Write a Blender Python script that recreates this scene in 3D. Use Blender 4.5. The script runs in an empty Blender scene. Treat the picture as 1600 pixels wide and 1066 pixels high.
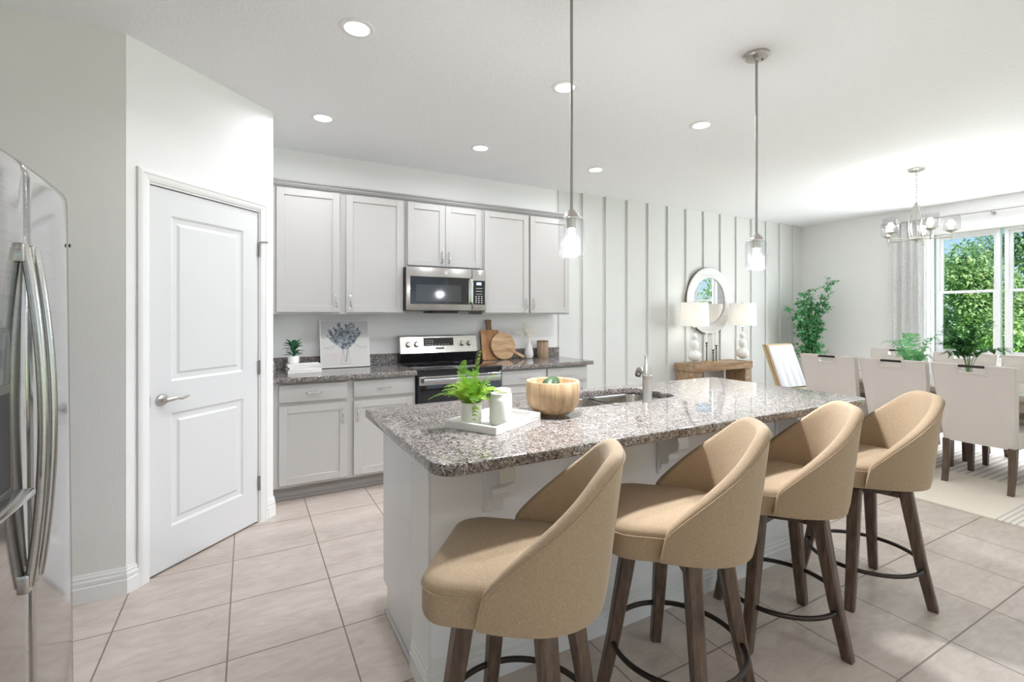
import bpy, bmesh, math, random
from mathutils import Vector, Matrix
PI = math.pi
C = bpy.context.scene.collection
scene = bpy.context.scene
R_ = math.radians

# ------------------------------------------------------------------ camera
F_PX, HORIZON, YAW, CAM_Z = 751.0, 493.0, 28.81, 1.36
cam = bpy.data.cameras.new('camera')
cam.sensor_fit = 'HORIZONTAL'; cam.sensor_width = 36.0
cam.lens = 36.0 * F_PX / 1600.0
cam.shift_y = -(533.0 - HORIZON) / 1600.0
cam.clip_start = 0.02; cam.clip_end = 200
cam_o = bpy.data.objects.new('camera', cam); C.objects.link(cam_o)
cam_o.location = (0, 0, CAM_Z); cam_o.rotation_euler = (PI/2, 0, -R_(YAW))
scene.camera = cam_o

# ------------------------------------------------------------------ view, world, sun, daylight
vs = scene.view_settings
vs.view_transform = 'Standard'; vs.look = 'None'; vs.gamma = 1.0; vs.use_curve_mapping = False
vs.exposure = 0.22
scene.cycles.use_denoising = True
scene.cycles.max_bounces = 10
scene.cycles.diffuse_bounces = 6
scene.cycles.glossy_bounces = 5
scene.cycles.transparent_max_bounces = 16
scene.cycles.sample_clamp_indirect = 6.0
scene.cycles.caustics_reflective = False
scene.cycles.caustics_refractive = False

SKY_STRENGTH = 0.95
def make_world():
    w = bpy.data.worlds.new('sky'); scene.world = w; w.use_nodes = True
    nt = w.node_tree; nt.nodes.clear()
    out = nt.nodes.new('ShaderNodeOutputWorld'); bg = nt.nodes.new('ShaderNodeBackground')
    tc = nt.nodes.new('ShaderNodeTexCoord'); sx = nt.nodes.new('ShaderNodeSeparateXYZ')
    ramp = nt.nodes.new('ShaderNodeValToRGB'); mp = nt.nodes.new('ShaderNodeMapRange')
    nt.links.new(tc.outputs['Generated'], sx.inputs[0])
    nt.links.new(sx.outputs['Z'], mp.inputs['Value'])
    mp.inputs['From Min'].default_value = -1; mp.inputs['From Max'].default_value = 1
    e = ramp.color_ramp.elements
    e[0].position = 0.0; e[0].color = (0.42, 0.43, 0.40, 1)
    e[1].position = 1.0; e[1].color = (0.16, 0.36, 0.80, 1)
    for p, c in ((0.485, (0.50, 0.52, 0.48, 1)), (0.51, (0.66, 0.83, 0.95, 1)), (0.60, (0.26, 0.58, 0.92, 1))):
        k = e.new(p); k.color = c
    nt.links.new(mp.outputs[0], ramp.inputs[0])
    nt.links.new(ramp.outputs[0], bg.inputs[0]); bg.inputs[1].default_value = SKY_STRENGTH
    nt.links.new(bg.outputs[0], out.inputs[0])
make_world()

def add_light(name, kind, loc, rot, energy, color=(1, 1, 1), **kw):
    l = bpy.data.lights.new(name, kind); l.energy = energy; l.color = color
    for k, v in kw.items(): setattr(l, k, v)
    o = bpy.data.objects.new(name, l); C.objects.link(o); o.location = loc; o.rotation_euler = rot
    return o
add_light('sun', 'SUN', (0, 0, 12), (R_(38), R_(-28), 0), 8.5, (1.0, 0.97, 0.92), angle=R_(0.6))
# daylight at the dining window; two unseen up-tilted fills added at the living end
add_light('daylight_dining_window', 'AREA', (7.55, 1.80, 1.62), (0, R_(90), 0), 100, (0.92, 0.97, 1.03), shape='RECTANGLE', size=1.45, size_y=1.8).visible_glossy = False
add_light('fill_right_opening', 'AREA', (7.50, -2.2, 1.25), (0, R_(128), 0), 16, (0.97, 0.985, 1.0), shape='RECTANGLE', size=2.2, size_y=4.4)
add_light('fill_rear_opening', 'AREA', (2.6, -4.80, 1.25), (R_(132), 0, 0), 16, (0.96, 0.98, 1.0), shape='RECTANGLE', size=4.6, size_y=2.2)
DOWNLIGHT_W, PENDANT_W, CHANDELIER_W, TABLE_LAMP_W = 9.2, 24.0, 4.5, 0.9
PENDANT_DOWN_W = 72.0
# unseen fill lamps added overhead behind the camera, no fixtures
for lx, ly in ((0.46, -1.0), (2.88, -1.0), (5.3, -1.0), (0.46, -3.2), (2.88, -3.2), (5.3, -3.2)):
    add_light('overhead_fill', 'AREA', (lx, ly, 2.70), (0, 0, 0), 5.5, (1.0, 0.98, 0.97), shape='DISK', size=0.12)

# ------------------------------------------------------------------ materials
MATS = {}
def new_mat(name):
    m = bpy.data.materials.new(name); m.use_nodes = True
    nt = m.node_tree; b = nt.nodes['Principled BSDF']
    MATS[name] = m
    return m, nt, b
def N(nt, t, **kw):
    n = nt.nodes.new('ShaderNode' + t)
    for k, v in kw.items(): setattr(n, k, v)
    return n
def objco(nt, scale=(1, 1, 1), loc=(0, 0, 0), rot=(0, 0, 0)):
    tc = N(nt, 'TexCoord'); mp = N(nt, 'Mapping')
    mp.inputs['Scale'].default_value = scale; mp.inputs['Location'].default_value = loc; mp.inputs['Rotation'].default_value = rot
    nt.links.new(tc.outputs['Object'], mp.inputs[0])
    return mp.outputs[0]
def bump(nt, b, height, dist=0.001, strength=1.0):
    bp = N(nt, 'Bump'); bp.inputs['Distance'].default_value = dist; bp.inputs['Strength'].default_value = strength
    nt.links.new(height, bp.inputs['Height']); nt.links.new(bp.outputs[0], b.inputs['Normal'])
def noise(nt, co, scale, detail=3, rough=0.5):
    n = N(nt, 'TexNoise'); n.inputs['Scale'].default_value = scale; n.inputs['Detail'].default_value = detail
    n.inputs['Roughness'].default_value = rough
    nt.links.new(co, n.inputs['Vector'])
    return n.outputs['Fac']
def ramp(nt, fac, stops, interp='LINEAR'):
    r = N(nt, 'ValToRGB'); r.color_ramp.interpolation = interp
    e = r.color_ramp.elements
    while len(e) < len(stops): e.new(0.5)
    for k, (p, c) in zip(e, stops):
        k.position = p; k.color = (c[0], c[1], c[2], 1)
    nt.links.new(fac, r.inputs[0])
    return r.outputs[0]
def simple(name, col, rough=0.5, metal=0.0, nscale=0, ndist=0.0005, var=0.0, spec=0.5, coat=0.0):
    m, nt, b = new_mat(name)
    b.inputs['Base Color'].default_value = (*col, 1); b.inputs['Roughness'].default_value = rough
    b.inputs['Metallic'].default_value = metal; b.inputs['Specular IOR Level'].default_value = spec
    b.inputs['Coat Weight'].default_value = coat
    if nscale:
        co = objco(nt); f = noise(nt, co, nscale, 4)
        if ndist: bump(nt, b, f, ndist)
        if var:
            c = ramp(nt, f, ((0.3, [x*(1-var) for x in col]), (0.7, [min(1, x*(1+var)) for x in col])))
            nt.links.new(c, b.inputs['Base Color'])
    return m
def emit(name, col, strength):
    m, nt, b = new_mat(name)
    b.inputs['Base Color'].default_value = (*col, 1)
    b.inputs['Emission Color'].default_value = (*col, 1); b.inputs['Emission Strength'].default_value = strength
    return m
def wood(name, c0, c1, c2, axis='x', scale=1.0, rough=0.45):
    m, nt, b = new_mat(name)
    st = {'x': (1.2, 14, 14), 'y': (14, 1.2, 14), 'z': (14, 14, 1.2)}[axis]
    co = objco(nt, tuple(s*scale for s in st))
    f = noise(nt, co, 2.2, 6, 0.6)
    w = N(nt, 'TexNoise'); w.inputs['Scale'].default_value = 9; w.inputs['Detail'].default_value = 5; nt.links.new(co, w.inputs['Vector'])
    mx = N(nt, 'Math', operation='MULTIPLY_ADD'); nt.links.new(w.outputs['Fac'], mx.inputs[0]); mx.inputs[1].default_value = 0.35
    nt.links.new(f, mx.inputs[2])
    c = ramp(nt, mx.outputs[0], ((0.45, c0), (0.66, c1), (0.88, c2)))
    nt.links.new(c, b.inputs['Base Color']); b.inputs['Roughness'].default_value = rough
    bump(nt, b, mx.outputs[0], 0.0006)
    return m
def clear_glass(name, tint=(1, 1, 1), rough=0.02, ior=1.45, bumpscale=0, seed=0.0):
    m, nt, b = new_mat(name); nt.nodes.remove(b)
    out = [n for n in nt.nodes if n.type == 'OUTPUT_MATERIAL'][0]
    tr = N(nt, 'BsdfTransparent'); tr.inputs[0].default_value = (*tint, 1)
    gl = N(nt, 'BsdfGlossy'); gl.inputs['Roughness'].default_value = rough
    fr = N(nt, 'Fresnel'); fr.inputs[0].default_value = ior
    ge = N(nt, 'NewGeometry'); iv = N(nt, 'Math', operation='SUBTRACT'); iv.inputs[0].default_value = 1.0
    nt.links.new(ge.outputs['Backfacing'], iv.inputs[1])
    ml = N(nt, 'Math', operation='MULTIPLY'); nt.links.new(fr.outputs[0], ml.inputs[0]); nt.links.new(iv.outputs[0], ml.inputs[1])
    mx = N(nt, 'MixShader'); nt.links.new(ml.outputs[0], mx.inputs[0])
    body = tr.outputs[0]
    if seed:      # tiny bubbles in the glass scatter a little light
        f = noise(nt, objco(nt), bumpscale, 3)
        c = N(nt, 'MapRange'); nt.links.new(f, c.inputs['Value']); c.inputs['From Min'].default_value = 0.45; c.inputs['From Max'].default_value = 0.70
        c.inputs['To Min'].default_value = seed*0.5; c.inputs['To Max'].default_value = seed*2.2
        tl = N(nt, 'BsdfTranslucent'); tl.inputs[0].default_value = (0.95, 0.95, 0.95, 1)
        m2 = N(nt, 'MixShader'); nt.links.new(c.outputs[0], m2.inputs[0]); nt.links.new(tr.outputs[0], m2.inputs[1]); nt.links.new(tl.outputs[0], m2.inputs[2]); body = m2.outputs[0]
        bp = N(nt, 'Bump'); bp.inputs['Distance'].default_value = 0.002; nt.links.new(f, bp.inputs['Height']); nt.links.new(bp.outputs[0], gl.inputs['Normal'])
    nt.links.new(body, mx.inputs[1]); nt.links.new(gl.outputs[0], mx.inputs[2])
    nt.links.new(mx.outputs[0], out.inputs[0])
    return m
def fabric(name, col, scale=900, rough=0.85, dist=0.0008, var=0.18, sheen=0.15):
    m, nt, b = new_mat(name)
    co = objco(nt)
    a2 = N(nt, 'Math', operation='ADD')
    sz = scale/900.0
    n1 = noise(nt, objco(nt, (1, 1, 4)), 230*sz, 2); n2 = noise(nt, objco(nt, (4, 4, 1)), 130*sz, 2)
    nt.links.new(n1, a2.inputs[0]); nt.links.new(n2, a2.inputs[1])
    h = N(nt, 'Math', operation='MULTIPLY'); nt.links.new(a2.outputs[0], h.inputs[0]); h.inputs[1].default_value = 0.5; a2 = h
    c = ramp(nt, a2.outputs[0], ((0.36, [x*(1-var) for x in col]), (0.64, [min(1, x*(1+var)) for x in col])))
    nt.links.new(c, b.inputs['Base Color']); b.inputs['Roughness'].default_value = rough
    b.inputs['Sheen Weight'].default_value = sheen; b.inputs['Specular IOR Level'].default_value = 0.25
    bump(nt, b, a2.outputs[0], dist)
    return m

simple('wall_white', (0.85, 0.845, 0.84), 0.75, nscale=220, ndist=0.0012, spec=0.3)
simple('wall_white_shaded', (0.80, 0.79, 0.765), 0.75, nscale=150, ndist=0.0009, spec=0.3)  # same white paint, toned down for the shade on the pantry return
simple('wall_panel', (0.67, 0.677, 0.658), 0.6, nscale=200, ndist=0.0003, spec=0.3)
simple('ceiling_paint', (0.875, 0.882, 0.892), 0.9, nscale=60, ndist=0.003, spec=0.2)
simple('trim_white', (0.82, 0.82, 0.81), 0.4)
simple('door_white', (0.70, 0.705, 0.71), 0.38)
simple('cabinet_paint', (0.49, 0.478, 0.464), 0.42)
simple('toe_kick', (0.36, 0.34, 0.325), 0.5)
simple('crown_shaded', (0.31, 0.305, 0.30), 0.45)  # cabinet paint darkened, the moulding's shading put into its colour
simple('island_panel', (0.74, 0.745, 0.76), 0.25)
simple('knee_wall_paint', (0.90, 0.895, 0.89), 0.6)
simple('chrome', (0.80, 0.80, 0.80), 0.14, 1.0)
simple('nickel', (0.56, 0.54, 0.51), 0.28, 1.0)
simple('dark_nickel', (0.36, 0.345, 0.33), 0.32, 1.0)
simple('bronze', (0.055, 0.045, 0.04), 0.38, 0.85)
simple('antique_brass', (0.20, 0.13, 0.07), 0.4, 1.0)
simple('brass', (0.62, 0.46, 0.22), 0.3, 1.0)
simple('black_glass', (0.012, 0.012, 0.014), 0.06, coat=0.3)
simple('grey_glass', (0.05, 0.052, 0.056), 0.07)
simple('black_plastic', (0.02, 0.02, 0.022), 0.35)
simple('mark_grey', (0.62, 0.64, 0.66), 0.5)
simple('dark_mark', (0.05, 0.05, 0.05), 0.5)
simple('white_ceramic', (0.85, 0.84, 0.82), 0.25)
simple('cream_ceramic', (0.80, 0.80, 0.74), 0.35)
simple('marble', (0.86, 0.85, 0.83), 0.25, nscale=9, ndist=0, var=0.05)
simple('book_white', (0.82, 0.81, 0.79), 0.6)
simple('paper', (0.42, 0.41, 0.385), 0.8, nscale=300, ndist=0.0008)
simple('canvas_edge', (0.86, 0.86, 0.85), 0.7)
simple('mirror', (0.95, 0.95, 0.95), 0.01, 1.0)
simple('soil', (0.06, 0.04, 0.03), 0.9, nscale=80, ndist=0.004)
simple('stem_brown', (0.09, 0.06, 0.04), 0.7)
simple('stem_green', (0.12, 0.22, 0.05), 0.6)
simple('avocado', (0.014, 0.045, 0.008), 0.4, nscale=120, ndist=0.002, var=0.4)
simple('candle', (0.88, 0.87, 0.83), 0.5)
simple('window_vinyl', (0.84, 0.85, 0.86), 0.35)
simple('shade_linen', (0.88, 0.86, 0.80), 0.8)
simple('pampas', (0.90, 0.86, 0.79), 0.9)
simple('lawn', (0.20, 0.42, 0.045), 0.9, nscale=6, ndist=0.01, var=0.3)
simple('bark', (0.12, 0.09, 0.07), 0.9, nscale=30, ndist=0.01)
emit('bulb_glow', (1.0, 0.93, 0.80), 14.0)
emit('lens_glow', (1.0, 0.98, 0.94), 9.0)
emit('display_blue', (0.35, 0.45, 1.0), 2.0)

def leafmat(name, c0, c1, trans=0.25, rough=0.5):
    m, nt, b = new_mat(name)
    f = noise(nt, objco(nt), 7.0, 2)
    c = ramp(nt, f, ((0.35, c0), (0.65, c1)))
    nt.links.new(c, b.inputs['Base Color']); b.inputs['Roughness'].default_value = rough
    tl = N(nt, 'BsdfTranslucent'); nt.links.new(c, tl.inputs[0])
    mx = N(nt, 'MixShader'); mx.inputs[0].default_value = trans
    out = [n for n in nt.nodes if n.type == 'OUTPUT_MATERIAL'][0]
    nt.links.new(b.outputs[0], mx.inputs[1]); nt.links.new(tl.outputs[0], mx.inputs[2]); nt.links.new(mx.outputs[0], out.inputs[0])
    return m
leafmat('fern_leaf', (0.14, 0.34, 0.02), (0.46, 0.62, 0.06), 0.35)
leafmat('pale_fern', (0.10, 0.36, 0.13), (0.25, 0.55, 0.25))
leafmat('rubber_leaf', (0.012, 0.10, 0.04), (0.03, 0.22, 0.07), 0.1, 0.3)
leafmat('olive_leaf', (0.08, 0.34, 0.12), (0.20, 0.55, 0.24), 0.3)
leafmat('ruscus_leaf', (0.02, 0.09, 0.025), (0.06, 0.20, 0.05))
leafmat('tree_leaf', (0.09, 0.19, 0.075), (0.30, 0.43, 0.17), 0.35)
leafmat('light_tree_leaf', (0.15, 0.30, 0.11), (0.46, 0.58, 0.26), 0.35)

# shade of a lit lamp: cloth that lets its bulb's light through
def shade_material():
    m, nt, b = new_mat('lamp_shade_cloth'); nt.nodes.remove(b)
    out = [n for n in nt.nodes if n.type == 'OUTPUT_MATERIAL'][0]
    d = N(nt, 'BsdfDiffuse'); d.inputs[0].default_value = (0.88, 0.875, 0.85, 1)
    t = N(nt, 'BsdfTranslucent'); t.inputs[0].default_value = (0.96, 0.95, 0.93, 1)
    mx = N(nt, 'MixShader'); mx.inputs[0].default_value = 0.5
    nt.links.new(d.outputs[0], mx.inputs[1]); nt.links.new(t.outputs[0], mx.inputs[2]); nt.links.new(mx.outputs[0], out.inputs[0])
shade_material()
def curtain_material():
    m, nt, b = new_mat('curtain_cloth'); nt.nodes.remove(b)
    out = [n for n in nt.nodes if n.type == 'OUTPUT_MATERIAL'][0]
    co = objco(nt, (1, 1, 0.55))
    f = noise(nt, co, 55, 5, 0.7)
    c = ramp(nt, f, ((0.40, (0.86, 0.855, 0.85)), (0.60, (0.97, 0.97, 0.97))))
    d = N(nt, 'BsdfDiffuse'); t = N(nt, 'BsdfTranslucent'); mx = N(nt, 'MixShader'); mx.inputs[0].default_value = 0.62
    nt.links.new(c, d.inputs[0]); nt.links.new(c, t.inputs[0])
    nt.links.new(d.outputs[0], mx.inputs[1]); nt.links.new(t.outputs[0], mx.inputs[2]); nt.links.new(mx.outputs[0], out.inputs[0])
curtain_material()
clear_glass('window_glass', (0.98, 0.99, 0.99), ior=1.15)
clear_glass('seeded_glass', (0.93, 0.935, 0.94), 0.05, ior=1.5, bumpscale=110, seed=0.002)
clear_glass('vase_glass', (0.95, 0.97, 0.96), 0.03)
fabric('stool_fabric', (0.395, 0.295, 0.195))
fabric('linen', (0.645, 0.595, 0.56), var=0.07, sheen=0.1)
fabric('tan_linen', (0.55, 0.42, 0.25), var=0.1)
wood('stool_wood', (0.045, 0.028, 0.019), (0.105, 0.068, 0.047), (0.17, 0.115, 0.08), 'z', 1.6, 0.4)
wood('chair_wood', (0.035, 0.022, 0.014), (0.075, 0.045, 0.028), (0.12, 0.075, 0.045), 'z', 1.5, 0.4)
wood('bowl_wood', (0.27, 0.165, 0.085), (0.42, 0.285, 0.16), (0.56, 0.41, 0.25), 'z', 0.9, 0.5)
wood('board_wood', (0.26, 0.115, 0.045), (0.46, 0.225, 0.09), (0.58, 0.33, 0.15), 'z', 1.0, 0.5)
wood('pale_board', (0.30, 0.145, 0.06), (0.52, 0.33, 0.18), (0.70, 0.52, 0.34), 'x', 0.55, 0.5)
wood('board_handle', (0.12, 0.06, 0.03), (0.24, 0.14, 0.08), (0.34, 0.22, 0.13), 'z', 1.0, 0.5)
wood('canister_wood', (0.30, 0.20, 0.13), (0.40, 0.28, 0.19), (0.48, 0.35, 0.25), 'z', 2.0, 0.5)
wood('console_wood', (0.20, 0.115, 0.06), (0.36, 0.235, 0.14), (0.48, 0.36, 0.25), 'x', 0.8, 0.5)
wood('table_wood', (0.24, 0.195, 0.145), (0.36, 0.30, 0.23), (0.45, 0.39, 0.31), 'y', 0.8, 0.25)
wood('whitewash', (0.66, 0.65, 0.64), (0.74, 0.73, 0.73), (0.80, 0.80, 0.80), 'x', 0.8, 0.6)

def brushed(name, col, rough, axis):
    m, nt, b = new_mat(name)
    b.inputs['Metallic'].default_value = 1.0
    st = {'x': (2, 260, 260), 'y': (260, 2, 260), 'z': (260, 260, 2)}[axis]
    f = noise(nt, objco(nt, st), 1.0, 3)
    c = ramp(nt, f, ((0.3, [x*0.9 for x in col]), (0.7, [min(1, x*1.06) for x in col])))
    nt.links.new(c, b.inputs['Base Color'])
    mr = N(nt, 'MapRange'); mr.inputs['To Min'].default_value = rough*0.8; mr.inputs['To Max'].default_value = rough*1.25
    nt.links.new(f, mr.inputs['Value']); nt.links.new(mr.outputs[0], b.inputs['Roughness'])
    bump(nt, b, f, 0.00008)
    return m
brushed('stainless', (0.56, 0.545, 0.53), 0.20, 'x')
brushed('fridge_steel', (0.47, 0.46, 0.455), 0.10, 'y')
brushed('sink_steel', (0.33, 0.30, 0.27), 0.26, 'x')

def granite():
    m, nt, b = new_mat('granite')
    co = objco(nt, (1, 1, 1))
    nz = N(nt, 'TexNoise'); nz.inputs['Scale'].default_value = 60; nz.inputs['Detail'].default_value = 3; nt.links.new(co, nz.inputs['Vector'])
    mixv = N(nt, 'MixRGB'); mixv.blend_type = 'LINEAR_LIGHT'; mixv.inputs[0].default_value = 0.012
    nt.links.new(co, mixv.inputs[1]); nt.links.new(nz.outputs['Color'], mixv.inputs[2])
    v1 = N(nt, 'TexVoronoi'); v1.inputs['Scale'].default_value = 180; nt.links.new(mixv.outputs[0], v1.inputs['Vector'])
    v2 = N(nt, 'TexVoronoi'); v2.inputs['Scale'].default_value = 260; nt.links.new(mixv.outputs[0], v2.inputs['Vector'])
    s1 = N(nt, 'SeparateColor'); nt.links.new(v1.outputs['Color'], s1.inputs[0])
    s2 = N(nt, 'SeparateColor'); nt.links.new(v2.outputs['Color'], s2.inputs[0])
    big = noise(nt, co, 28, 4)
    a = N(nt, 'Math', operation='MULTIPLY_ADD'); nt.links.new(big, a.inputs[0]); a.inputs[1].default_value = 0.7; a.inputs[2].default_value = -0.35
    s = N(nt, 'Math', operation='ADD', use_clamp=True); nt.links.new(s1.outputs[0], s.inputs[0]); nt.links.new(a.outputs[0], s.inputs[1])
    c1 = ramp(nt, s.outputs[0], ((0.0, (0.02, 0.018, 0.018)), (0.22, (0.09, 0.078, 0.075)), (0.38, (0.19, 0.163, 0.15)), (0.55, (0.32, 0.278, 0.255)), (0.74, (0.45, 0.405, 0.375)), (0.92, (0.60, 0.56, 0.525))), 'CONSTANT')
    c2 = ramp(nt, s2.outputs[0], ((0.0, (0.03, 0.027, 0.027)), (0.30, (0.22, 0.19, 0.175)), (0.66, (0.46, 0.42, 0.39))), 'CONSTANT')
    mx = N(nt, 'MixRGB'); mx.inputs[0].default_value = 0.35; nt.links.new(c1, mx.inputs[1]); nt.links.new(c2, mx.inputs[2])
    hs = N(nt, 'HueSaturation'); hs.inputs['Value'].default_value = 0.84; nt.links.new(mx.outputs[0], hs.inputs['Color'])
    nt.links.new(hs.outputs[0], b.inputs['Base Color'])
    b.inputs['Roughness'].default_value = 0.045; b.inputs['Specular IOR Level'].default_value = 0.6
granite()

def tiles():
    m, nt, b = new_mat('floor_tile')
    co = objco(nt)
    mp = objco(nt, loc=(-0.369 + 4.4, -1.315 + 8.8, 0))
    br = N(nt, 'TexBrick'); br.offset = 0.0; br.squash = 1.0
    br.inputs['Scale'].default_value = 1.0; br.inputs['Brick Width'].default_value = 0.44; br.inputs['Row Height'].default_value = 0.44
    br.inputs['Mortar Size'].default_value = 0.0034; br.inputs['Mortar Smooth'].default_value = 0.2; br.inputs['Bias'].default_value = 0.0
    br.inputs['Color1'].default_value = (0.42, 0.42, 0.42, 1); br.inputs['Color2'].default_value = (0.58, 0.58, 0.58, 1)
    nt.links.new(mp, br.inputs['Vector'])
    st = objco(nt, (1.0, 2.6, 1), rot=(0, 0, R_(12)))
    n1 = noise(nt, st, 2.6, 8, 0.62)
    wv = N(nt, 'TexNoise'); wv.inputs['Scale'].default_value = 7; wv.inputs['Detail'].default_value = 8; wv.inputs['Distortion'].default_value = 1.6; nt.links.new(st, wv.inputs['Vector'])
    ad = N(nt, 'Math', operation='ADD'); nt.links.new(n1, ad.inputs[0]); nt.links.new(wv.outputs['Fac'], ad.inputs[1])
    sc = N(nt, 'Math', operation='MULTIPLY'); nt.links.new(ad.outputs[0], sc.inputs[0]); sc.inputs[1].default_value = 0.5
    sp = N(nt, 'SeparateColor'); nt.links.new(br.outputs['Color'], sp.inputs[0])
    ad2 = N(nt, 'Math', operation='MULTIPLY_ADD'); nt.links.new(sp.outputs[0], ad2.inputs[0]); ad2.inputs[1].default_value = 0.22; nt.links.new(sc.outputs[0], ad2.inputs[2])
    c = ramp(nt, ad2.outputs[0], ((0.42, (0.44, 0.375, 0.325)), (0.58, (0.525, 0.455, 0.40)), (0.66, (0.565, 0.495, 0.44)), (0.80, (0.62, 0.555, 0.50))))
    mx = N(nt, 'MixRGB'); nt.links.new(br.outputs['Fac'], mx.inputs[0]); nt.links.new(c, mx.inputs[1]); mx.inputs[2].default_value = (0.24, 0.19, 0.155, 1)
    nt.links.new(mx.outputs[0], b.inputs['Base Color'])
    b.inputs['Roughness'].default_value = 0.33; b.inputs['Specular IOR Level'].default_value = 0.45
    inv = N(nt, 'Math', operation='SUBTRACT'); inv.inputs[0].default_value = 1.0; nt.links.new(br.outputs['Fac'], inv.inputs[1])
    bump(nt, b, inv.outputs[0], 0.0015)
tiles()

def rug_material():
    m, nt, b = new_mat('rug_wool')
    tc = N(nt, 'TexCoord'); sx = N(nt, 'SeparateXYZ'); nt.links.new(tc.outputs['Object'], sx.inputs[0])
    def pulse(src, period, width):
        d = N(nt, 'Math', operation='DIVIDE'); nt.links.new(src, d.inputs[0]); d.inputs[1].default_value = period
        f = N(nt, 'Math', operation='FRACT'); nt.links.new(d.outputs[0], f.inputs[0])
        l = N(nt, 'Math', operation='LESS_THAN'); nt.links.new(f.outputs[0], l.inputs[0]); l.inputs[1].default_value = width
        return l.outputs[0]
    def band(src, lo, hi):
        g = N(nt, 'Math', operation='GREATER_THAN'); nt.links.new(src, g.inputs[0]); g.inputs[1].default_value = lo
        l = N(nt, 'Math', operation='LESS_THAN'); nt.links.new(src, l.inputs[0]); l.inputs[1].default_value = hi
        m_ = N(nt, 'Math', operation='MULTIPLY'); nt.links.new(g.outputs[0], m_.inputs[0]); nt.links.new(l.outputs[0], m_.inputs[1])
        return m_.outputs[0]
    def mul(a, c_):
        m_ = N(nt, 'Math', operation='MULTIPLY'); nt.links.new(a, m_.inputs[0]); nt.links.new(c_, m_.inputs[1]); return m_.outputs[0]
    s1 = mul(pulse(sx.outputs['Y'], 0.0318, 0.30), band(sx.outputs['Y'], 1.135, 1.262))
    s2 = mul(pulse(sx.outputs['Y'], 0.052, 0.36), band(sx.outputs['X'], 5.35, 7.2))  # stripes of window light painted into the wool under the table
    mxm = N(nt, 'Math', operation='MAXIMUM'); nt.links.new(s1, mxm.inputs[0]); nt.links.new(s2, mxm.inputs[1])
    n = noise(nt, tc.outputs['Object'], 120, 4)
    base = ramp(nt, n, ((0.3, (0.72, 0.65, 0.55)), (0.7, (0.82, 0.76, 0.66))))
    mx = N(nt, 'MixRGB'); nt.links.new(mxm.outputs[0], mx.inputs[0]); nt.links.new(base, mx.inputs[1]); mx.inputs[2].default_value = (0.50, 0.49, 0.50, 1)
    nt.links.new(mx.outputs[0], b.inputs['Base Color']); b.inputs['Roughness'].default_value = 0.95; b.inputs['Specular IOR Level'].default_value = 0.1
    bump(nt, b, n, 0.003)
rug_material()

def striped():
    m, nt, b = new_mat('striped_fabric')
    tc = N(nt, 'TexCoord'); sx = N(nt, 'SeparateXYZ'); nt.links.new(tc.outputs['Object'], sx.inputs[0])
    d = N(nt, 'Math', operation='DIVIDE'); nt.links.new(sx.outputs['X'], d.inputs[0]); d.inputs[1].default_value = 0.115
    f = N(nt, 'Math', operation='FRACT'); nt.links.new(d.outputs[0], f.inputs[0])
    c = ramp(nt, f.outputs[0], ((0.0, (0.82, 0.82, 0.81)), (0.36, (0.60, 0.61, 0.66)), (0.44, (0.80, 0.80, 0.80)), (0.50, (0.66, 0.66, 0.70)), (0.80, (0.82, 0.82, 0.81))), 'CONSTANT')
    nt.links.new(c, b.inputs['Base Color']); b.inputs['Roughness'].default_value = 0.9
striped()
def attr_mat(name, attr):
    m, nt, b = new_mat(name)
    a = N(nt, 'Attribute'); a.attribute_name = attr
    nt.links.new(a.outputs['Color'], b.inputs['Base Color']); b.inputs['Roughness'].default_value = 0.75
attr_mat('painting', 'paint')

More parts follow.
